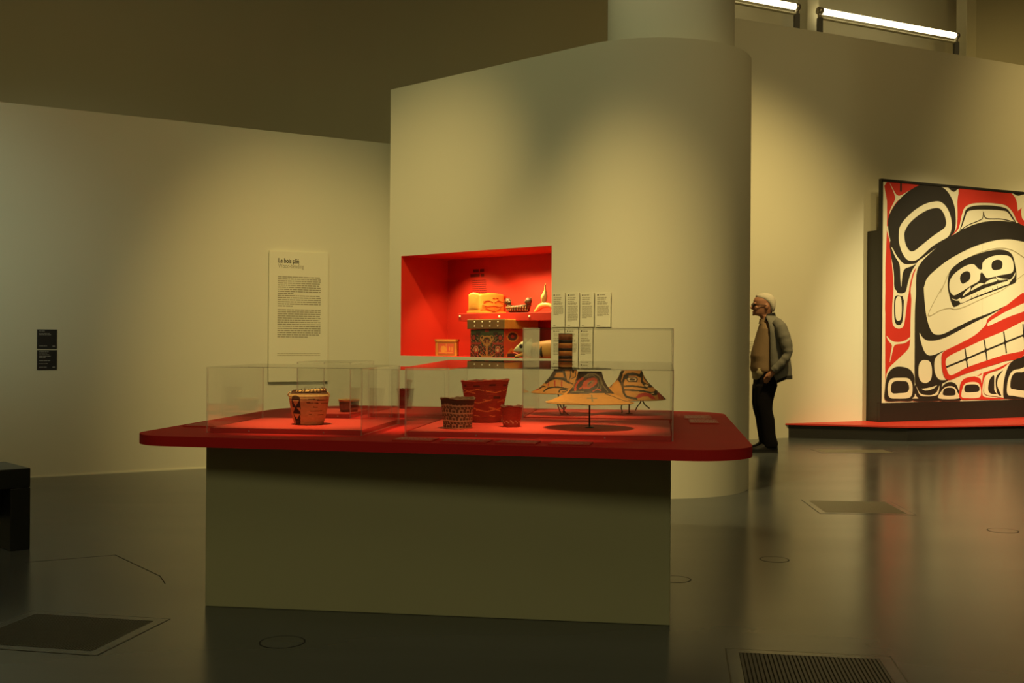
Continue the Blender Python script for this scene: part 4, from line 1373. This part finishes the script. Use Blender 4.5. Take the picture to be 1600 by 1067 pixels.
# big ovoid
shape(K, C6, [(400, 100), (500, 105), (580, 128), (640, 190), (682, 290), (695, 420), (682, 520), (640, 572), (560, 630), (480, 690), (400, 750), (340, 785), (285, 800), (220, 778), (160, 700), (120, 590), (100, 470), (108, 380), (165, 275), (255, 180), (330, 130)])
shape(CRM, C6, [(195, 520), (205, 470), (250, 405), (330, 330), (420, 275), (500, 252), (560, 255), (605, 290), (638, 350), (656, 420), (655, 500), (625, 562), (560, 600), (480, 652), (390, 735), (340, 768), (290, 772), (250, 745), (215, 680), (195, 600)])
shape(K, C6, [(242, 560), (248, 510), (290, 440), (370, 370), (450, 325), (520, 308), (560, 318), (590, 360), (606, 410), (608, 455), (585, 492), (500, 550), (400, 630), (345, 675), (305, 690), (275, 668), (252, 620)])
# head formline
mixed(K, A6([(345, 1067), (348, 900), (380, 800), (470, 705), (600, 595), (720, 515), (850, 455), (960, 428), (1070, 420), (1200, 435), (1330, 470), (1330, 600), (1180, 583), (1050, 590), (900, 630), (760, 690), (620, 770), (500, 865), (440, 930), (416, 1000)]) +
      A7([(413, 0), (420, 110), (435, 240), (460, 335), (490, 392), (530, 410), (590, 400), (700, 345), (850, 272), (1000, 215), (1150, 148), (1000, 232), (850, 304), (700, 385), (600, 435), (520, 458), (450, 460), (405, 435), (376, 390), (385, 460), (415, 550), (445, 585), (475, 592), (520, 580), (598, 545), (560, 572), (525, 600), (506, 650), (510, 735), (535, 790), (570, 808), (630, 806), (590, 832), (500, 862), (400, 882), (350, 860), (334, 790), (334, 500), (336, 200)]), 3)
shape(CRM, C7, [(366, 730), (372, 670), (395, 638), (430, 632), (465, 645), (482, 690), (484, 760), (470, 810), (430, 834), (390, 820), (370, 780)])
shape(CRM, C7, [(365, 890), (430, 882), (480, 872), (528, 855), (500, 885), (440, 904), (385, 908)])
# top red field with its eyebrow window
shape(RD, C6, [(738, 100), (900, 100), (1150, 120), (1200, 190), (1235, 250), (1238, 330), (1290, 300), (1340, 380), (1340, 470), (1245, 440), (1195, 345), (1135, 285), (1050, 268), (960, 262), (840, 268), (772, 305), (742, 390), (722, 480), (690, 525), (652, 552), (695, 500), (710, 400), (708, 260), (718, 180)], 3)
shape(CRM, C6, [(1180, 175), (1215, 195), (1250, 202), (1330, 160), (1330, 190), (1275, 215), (1252, 260), (1240, 338), (1230, 260), (1212, 212)])
shape(K, C6, [(1190, 165), (1215, 190), (1245, 200), (1275, 190), (1300, 165)])
shape(CRM, C6, [(1340, 270), (1300, 270), (1272, 310), (1270, 370), (1288, 415), (1340, 430)])
shape(K, C6, [(726, 512), (745, 450), (765, 380), (788, 318), (850, 290), (960, 284), (1060, 292), (1130, 310), (1165, 340), (1225, 440), (1190, 400), (1150, 345), (1100, 328), (980, 322), (860, 324), (800, 338), (778, 385), (752, 460)])
stroke(K, C6, [(735, 505), (800, 460), (900, 418), (930, 395), (938, 342)], .012)
stroke(K, C6, [(938, 342), (945, 380), (975, 402), (1100, 406), (1218, 436)], .012)
# eye
stroke(TH, C6, [(1330, 770), (1260, 720), (1180, 675), (1080, 660), (950, 685), (800, 750), (650, 860), (600, 960), (560, 1050)], .010)
stroke(TH, C7, [(570, 0), (450, 238), (560, 195), (640, 176), (690, 186), (780, 160), (920, 96), (1100, 20)], .010)
stroke(TH, C6, [(1100, 1030), (1200, 960), (1330, 860)], .010)
shape(K, CE, [(12, 620), (25, 540), (65, 440), (160, 350), (300, 260), (480, 190), (640, 140), (760, 115), (870, 105), (980, 120), (1060, 165), (1100, 230), (1130, 350), (1152, 480), (1152, 600), (1130, 660), (1000, 712), (800, 790), (500, 900), (250, 1000), (130, 1058), (90, 1030), (45, 900), (15, 750)])
shape(CRM, CE, [(35, 700), (50, 610), (100, 530), (170, 465), (280, 390), (380, 352), (450, 355), (490, 395), (530, 432), (578, 430), (590, 330), (650, 262), (770, 212), (900, 195), (1010, 208), (1080, 262), (1105, 350), (1104, 445), (1060, 500), (900, 530), (760, 565), (660, 580), (610, 520), (578, 488), (552, 510), (545, 590), (515, 640), (400, 705), (250, 800), (130, 866), (80, 850), (45, 790)])
shape(K, CE, [(213, 590), (225, 530), (270, 485), (330, 465), (375, 490), (388, 550), (365, 615), (300, 660), (255, 675), (225, 640)])
shape(K, CE, [(738, 370), (755, 310), (810, 278), (870, 276), (908, 300), (922, 355), (905, 420), (850, 442), (790, 450), (748, 425)])
shape(CRM, CE, [(400, 790), (415, 750), (470, 705), (545, 665), (608, 678), (520, 730)])
shape(CRM, CE, [(622, 685), (650, 645), (710, 610), (800, 588), (832, 622), (740, 655)])
shape(CRM, CE, [(255, 885), (295, 815), (350, 760), (388, 728), (378, 795), (320, 840)])
shape(CRM, CE, [(808, 560), (860, 575), (940, 592), (1010, 598), (930, 612), (850, 614)])
shape(CRM, CE, [(220, 980), (235, 930), (320, 890), (450, 830), (600, 760), (800, 690), (960, 640), (1030, 632), (1035, 675), (960, 702), (850, 745), (640, 825), (420, 912), (260, 990)])
for (x, y) in ((415, 925), (510, 885), (640, 830), (760, 790), (845, 752), (920, 728)):
    stroke(K, CE, [(x - 3, y + 8), (x - 12, y - 38)], .010, False)
shape(CRM, CE, [(72, 918), (150, 942), (222, 912), (218, 1002), (195, 962), (130, 955)])
shape(CRM, CE, [(1005, 615), (1050, 605), (1092, 560), (1135, 485), (1120, 555), (1080, 605), (1045, 645)])
# mouth
mixed(RD, A7([(568, 640), (572, 580), (600, 548), (700, 500), (850, 420), (930, 350), (962, 310), (975, 268), (1050, 212), (1150, 142), (1330, 55), (1330, 560), (1130, 640), (900, 712), (750, 762), (645, 806), (600, 790), (575, 725)]), 3)
mixed(CRM, A7([(975, 332), (980, 300), (1050, 254), (1150, 198), (1330, 120), (1330, 185), (1150, 255), (1050, 302)]), 4)
mixed(CRM, A7([(603, 660), (612, 618), (650, 588), (770, 530), (940, 450), (1110, 380), (1330, 290), (1330, 520), (1130, 582), (960, 636), (790, 696), (690, 750), (645, 765), (620, 735)]), 3)
stroke(K, C7, [(608, 694), (785, 622), (955, 548), (1125, 478), (1330, 395)], .026)
for (x0, y0, x1, y1, xm, ym) in ((772, 530, 795, 696, 785, 622), (940, 452, 966, 634, 955, 548), (1112, 382, 1136, 574, 1125, 478), (1282, 315, 1304, 520, 1290, 412)):
    stroke(K, C7, [(x0, y0), (xm, ym), (x1, y1)], .024)
    shape(K, C7, [(xm - 16, ym + 6), (xm, ym - 20), (xm + 16, ym - 6), (xm, ym + 20)])
# bottom row
shape(K, C7, [(76, 985), (72, 880), (84, 790), (112, 728), (160, 694), (215, 690), (275, 706), (312, 742), (330, 800), (328, 900), (318, 985), (200, 990)])
shape(CRM, C7, [(94, 890), (104, 825), (135, 793), (200, 787), (265, 790), (298, 815), (312, 870), (304, 940), (270, 966), (180, 970), (110, 960)])
shape(K, C7, [(122, 880), (132, 835), (165, 816), (210, 815), (258, 820), (278, 850), (280, 890), (258, 916), (200, 922), (145, 925), (125, 908)])
mixed(K, A7([(320, 990), (335, 850), (365, 860), (420, 900), (500, 880), (545, 835), (575, 830), (545, 960), (530, 990)]), 3)
shape(CRM, C7, [(345, 860), (372, 915), (410, 936), (480, 938), (525, 910), (548, 855), (538, 925), (505, 945), (430, 950), (375, 938)])
shape(CRM, C7, [(335, 925), (345, 950), (362, 968), (310, 968), (328, 952)])
shape(K, C7, [(532, 985), (555, 895), (590, 845), (640, 824), (690, 842), (715, 895), (732, 985)])
shape(CRM, C7, [(542, 968), (568, 900), (600, 870), (645, 860), (685, 875), (706, 915), (718, 968)])
shape(K, C7, [(578, 935), (586, 892), (610, 876), (650, 874), (676, 885), (688, 915), (680, 940), (620, 944)])
shape(RD, C7, [(728, 970), (728, 870), (745, 815), (790, 785), (870, 772), (925, 745), (1050, 705), (1190, 640), (1120, 700), (1000, 738), (950, 775), (928, 850), (925, 930), (960, 958), (1140, 968), (1000, 978), (850, 976)])
shape(CRM, C7, [(742, 955), (750, 880), (775, 838), (830, 824), (885, 832), (908, 870), (912, 930), (890, 962), (800, 966)])
shape(K, C7, [(765, 885), (780, 852), (825, 845), (875, 848), (898, 872), (892, 905), (840, 914), (780, 914)])
shape(CRM, C7, [(846, 770), (890, 772), (915, 760), (932, 738), (926, 780), (918, 835), (905, 795)])
shape(CRM, C7, [(948, 930), (940, 860), (955, 790), (990, 758), (1100, 705), (1190, 665), (1190, 950), (1050, 950)])
shape(K, C7, [(975, 890), (985, 810), (1025, 765), (1028, 840), (1030, 900), (1050, 930), (995, 925)])
shape(K, C7, [(1040, 840), (1050, 770), (1105, 722), (1062, 790), (1056, 860), (1090, 945), (1055, 925)])
mixed(K, A7([(1110, 960), (1108, 860), (1125, 760), (1160, 670), (1210, 628), (1260, 614), (1330, 610), (1330, 975), (1150, 972)]), 3)
mixed(CRM, A7([(1138, 890), (1150, 800), (1185, 730), (1250, 710), (1330, 708), (1330, 942), (1190, 944), (1148, 935)]), 3)
mixed(K, A7([(1168, 850), (1180, 780), (1215, 742), (1270, 738), (1330, 738), (1330, 890), (1200, 888), (1175, 880)]), 3)
for kk, nm in (('pblack', 'black_formline'), ('pred', 'red_formline'), ('cream', 'cream_formline'), ('pthin', 'fine_line')):
    bm = store[kk]
    # faces face the room (-y)
    for f_ in bm.faces:
        f_.normal_update()
        if f_.normal.y > 0: f_.normal_flip()
    me = bpy.data.meshes.new(nm); bm.to_mesh(me); bm.free()
    o = obj(nm, me, kk, scr)
    stuff(o)

# ------------------------------------------------------------------ the visitor
FX, FY = 2.80, 12.02
per = thing('person', 'standing white haired visitor in a grey jacket, dark trousers and glasses, facing left', 'person', (FX, FY, 0), 0)
# local: forward = -x, camera side = -y
def armpath(s): return [(.085, s*.165, 1.425), (.135, s*.225, 1.30), (.185, s*.262, 1.10), (.11, s*.262, .985), (.035, s*.235, .895)]
bm = bmesh.new()
head = [(1.40, -.03, .085, .070), (1.45, -.050, .078, .060), (1.495, -.062, .072, .058), (1.510, -.118, .068, .050), (1.525, -.136, .066, .056), (1.55, -.137, .072, .064), (1.58, -.136, .082, .071), (1.61, -.127, .090, .075), (1.635, -.132, .092, .077), (1.67, -.137, .092, .077), (1.70, -.122, .084, .071), (1.725, -.088, .062, .055), (1.742, -.04, .03, .03)]
loft(bm, head, 32, 2.2)
tube(bm, [(-.128, 0, 1.632), (-.147, 0, 1.605), (-.160, 0, 1.590), (-.140, 0, 1.578)], [.010, .014, .016, .012], 10)      # nose
for s in (-1, 1):
    sphere(bm, (-.008, s * .078, 1.603), .020, .010, .032, 12, 8)                    # ears
    sphere(bm, (-.128, s * .030, 1.638), .018, .022, .008, 10, 6)                    # brow
    sphere(bm, (-.115, s * .038, 1.585), .022, .022, .022, 10, 6)                    # cheek
sphere(bm, (-.138, 0, 1.548), .008, .024, .006, 10, 6); sphere(bm, (-.136, 0, 1.536), .008, .022, .007, 10, 6)   # lips
sphere(bm, (-.132, 0, 1.517), .016, .022, .014, 10, 6)
# trunk, legs, arms under the clothes
loft(bm, [(.80, -.09, .10, .145), (.95, -.10, .13, .15), (1.10, -.10, .15, .15), (1.25, -.07, .15, .165), (1.36, -.04, .13, .17), (1.43, -.03, .10, .12), (1.46, -.035, .08, .065)], 28, 2.4)
for s in (-1, 1):
    loft(bm, [(.05, -.02, .085, .036, s*.085), (.12, -.03, .085, .036, s*.085), (.3, -.05, .075, .05, s*.09), (.5, -.09, .045, .055, s*.09), (.7, -.10, .08, .07, s*.085), (.85, -.09, .10, .075, s*.08)], 18, 2.1)
    loft(bm, [(.012, -.155, .085, .036, s*.085), (.04, -.14, .09, .036, s*.085), (.08, -.03, .085, .036, s*.085)], 16, 2.2)
    ap = armpath(s); tube(bm, ap, [.05, .047, .042, .036, .026], 14)
    # hand: palm, four fingers, thumb, resting into the trouser pocket
    tube(bm, [(.035, s*.235, .895), (.012, s*.222, .868), (-.018, s*.205, .838)], [.024, .033, .036], 12)
    for i, L in enumerate((.062, .072, .068, .052)):
        ox = -.040 + .018 * i
        r0 = (ox + .004, s*(.203), .828 + .006 * i)
        tube(bm, [r0, (ox - .006, s*.196, .828 + .006*i - L*.45), (ox - .008, s*.180, .828 + .006*i - L*.8), (ox - .004, s*.165, .828 + .006*i - L)], [.0095, .0092, .0085, .007], 8)
    tube(bm, [(-.005, s*.215, .862), (-.042, s*.222, .845), (-.060, s*.216, .815), (-.064, s*.205, .796)], [.013, .012, .011, .008], 8)
body = remesh('body', bm, 'skin', per, .0062, 3, .4)
# eyes, lips
for s in (-1, 1):
    bm = bmesh.new(); sphere(bm, (-.126, s * .031, 1.617), .009, .012, .008, 10, 6); obj('eye', bm, 'eyem', per, True)
bm = bmesh.new(); sphere(bm, (-.142, 0, 1.5425), .006, .022, .004, 12, 6); obj('mouth', bm, 'lip', per, True)
# hair
bm = bmesh.new()
loft(bm, [(1.548, .045, .090, .050), (1.575, .030, .099, .070), (1.605, .018, .104, .079), (1.640, -.010, .106, .0835), (1.675, -.062, .104, .0845), (1.705, -.112, .097, .079), (1.730, -.112, .075, .066), (1.747, -.078, .045, .045), (1.754, -.03, .01, .018)], 32, 2.15)
hair = remesh('hair', bm, 'hair', per, .006, 3, .4)
# spectacles
bm = bmesh.new()
for s in (-1, 1):
    pts = [(-.146, s*.033 + .022 * math.cos(2*PI*k/16), 1.618 + .017 * math.sin(2*PI*k/16)) for k in range(17)]
    tube(bm, pts, .0032, 6, False)
    tube(bm, [(-.146, s*.055, 1.622), (-.10, s*.078, 1.622), (-.01, s*.086, 1.615)], .0036, 6)
tube(bm, [(-.146, -.012, 1.622), (-.150, 0, 1.624), (-.146, .012, 1.622)], .0032, 6)
obj('spectacles', bm, 'glasses', per, True)
# trousers
bm = bmesh.new()
loft(bm, [(.70, -.130, .118, .165), (.78, -.124, .125, .170), (.88, -.118, .125, .165), (.94, -.112, .120, .16)], 30, 2.4)
for s in (-1, 1):
    dx = .004 * s
    loft(bm, [(.060, -.042 + dx, .120 + dx, .060, s*.088), (.10, -.046 + dx, .132 + dx, .062, s*.088), (.14, -.052 + dx, .118 + dx, .064, s*.088), (.20, -.062 + dx, .100 + dx, .066, s*.088), (.28, -.075 + dx, .096 + dx, .068, s*.088), (.363, -.087 + dx, .090 + dx, .070, s*.088), (.47, -.118 + dx, .064 + dx, .074, s*.086), (.54, -.130 + dx, .068 + dx, .078, s*.085), (.65, -.130 + dx, .092 + dx, .084, s*.083), (.74, -.128 + dx, .120 + dx, .086, s*.082)], 22, 2.2)
remesh('trousers', bm, 'trous', per, .010, 4, .4)
# shoes
for s in (-1, 1):
    bm = bmesh.new()
    loft(bm, [(.000, -.172, .118, .044, s*.088), (.012, -.178, .124, .048, s*.088), (.035, -.176, .126, .048, s*.088), (.055, -.150, .124, .046, s*.088), (.075, -.085, .120, .043, s*.088), (.105, -.045, .112, .040, s*.088)], 24, 2.3)
    sh = obj('shoe', bm, 'shoe', per, True)
    bm = bmesh.new(); loft(bm, [(.0005, -.180, .128, .050, s*.088), (.016, -.182, .129, .051, s*.088)], 24, 2.3); obj('sole', bm, 'jtrim', sh)
# sweater, shirt tail and collar
bm = bmesh.new()
loft(bm, [(.885, -.150, .12, .172), (.905, -.158, .12, .178), (.93, -.162, .13, .180), (1.0, -.156, .14, .18), (1.06, -.160, .14, .181), (1.115, -.148, .15, .182), (1.27, -.105, .16, .185), (1.36, -.078, .14, .175), (1.415, -.062, .11, .12), (1.44, -.056, .09, .075)], 32, 2.3)
remesh('sweater', bm, 'pull', per, .009, 3, .4)
bm = bmesh.new(); loft(bm, [(.800, -.126, -.085, .085), (.815, -.131, -.06, .125), (.86, -.134, -.02, .158), (.93, -.146, .04, .168)], 32, 2.6)
obj('shirt_tail', bm, 'shirt', per, True)
bm = bmesh.new(); loft(bm, [(1.415, -.075, .088, .078), (1.445, -.068, .086, .070), (1.468, -.066, .084, .066)], 24, 2.2, False)
obj('shirt_collar', bm, 'pull', per, True)
# jacket: open shell from the back round to the sides
def jacket_ring(z, xf, xb, hw, n=26, power=2.5):
    cx = xf; rx = xb - xf
    pts = []
    for k in range(n + 1):
        t = -PI/2 + PI * k / n
        c_, s_ = math.cos(t), math.sin(t)
        pts.append(Vector((cx + rx * abs(c_)**(2/power), hw * math.copysign(abs(s_)**(2/power), s_), z)))
    return pts
JR = [(.800, .085, .282, .185), (.85, .045, .284, .200), (.92, .012, .282, .212), (1.02, .006, .268, .216), (1.115, .006, .256, .216), (1.22, .004, .244, .214), (1.31, .002, .230, .212), (1.38, -.004, .210, .204), (1.44, -.010, .180, .165), (1.475, -.016, .140, .110), (1.505, -.012, .108, .078)]
bm = bmesh.new()
rs = []
for (z, xf, xb, hw) in JR:
    pts = jacket_ring(z, xf, xb, hw)
    # hem slopes down towards the front sides, higher at the back
    if z == .800: pts = [p + Vector((0, 0, .015 + .0 * p.x - .045 * (1 - abs(p.y) / hw * 0) * max(0, (.19 - p.x) / .11))) for p in pts]
    rs.append([bm.verts.new(p) for p in pts])
for a, b_ in zip(rs[:-1], rs[1:]):
    for k in range(len(a) - 1): bm.faces.new((a[k], a[k+1], b_[k+1], b_[k]))
me = bpy.data.meshes.new('jacket'); bmesh.ops.recalc_face_normals(bm, faces=bm.faces)
g = bmesh.ops.solidify(bm, geom=list(bm.faces), thickness=.012)
jk = obj('jacket', bm, 'jacket', per, True)
# dark hem band and stand collar of the jacket
bm = bmesh.new(); prev = None
for zoff in (-.006, .034):
    pts = jacket_ring(.800 + zoff, .082, .290, .190)
    pts = [p + Vector((0, 0, .015 - .045 * max(0, (.19 - p.x) / .11))) for p in pts]
    cur = [bm.verts.new(p) for p in pts]
    if prev:
        for k in range(len(cur) - 1): bm.faces.new((prev[k], prev[k+1], cur[k+1], cur[k]))
    prev = cur
bmesh.ops.solidify(bm, geom=list(bm.faces), thickness=.008)
obj('hem_band', bm, 'jtrim', jk, True)
bm = bmesh.new(); prev = None
for (z, xf, xb, hw) in ((1.455, -.030, .118, .098), (1.50, -.022, .108, .082), (1.532, -.005, .100, .074)):
    cur = [bm.verts.new(p + Vector((0, 0, .012 * (p.x - .05) / .06))) for p in jacket_ring(z, xf, xb, hw)]
    if prev:
        for k in range(len(cur) - 1): bm.faces.new((prev[k], prev[k+1], cur[k+1], cur[k]))
    prev = cur
bmesh.ops.solidify(bm, geom=list(bm.faces), thickness=.010)
obj('jacket_collar', bm, 'jtrim', jk, True)
for s in (-1, 1):
    bm = bmesh.new()
    ap = [(.075, s*.150, 1.435), (.115, s*.200, 1.375), (.145, s*.228, 1.27), (.172, s*.252, 1.17), (.178, s*.262, 1.085), (.135, s*.264, 1.01), (.075, s*.252, .945), (.030, s*.236, .898)]
    tube(bm, [Vector(p) for p in spline(ap, False, 3)], [.055 + .020 * math.sin(PI * min(1, i / 12)) - .012 * i / 21 + .003 * math.sin(i * 2.4) for i in range(22)], 16)
    remesh('sleeve', bm, 'jacket', jk, .009, 2, .4)
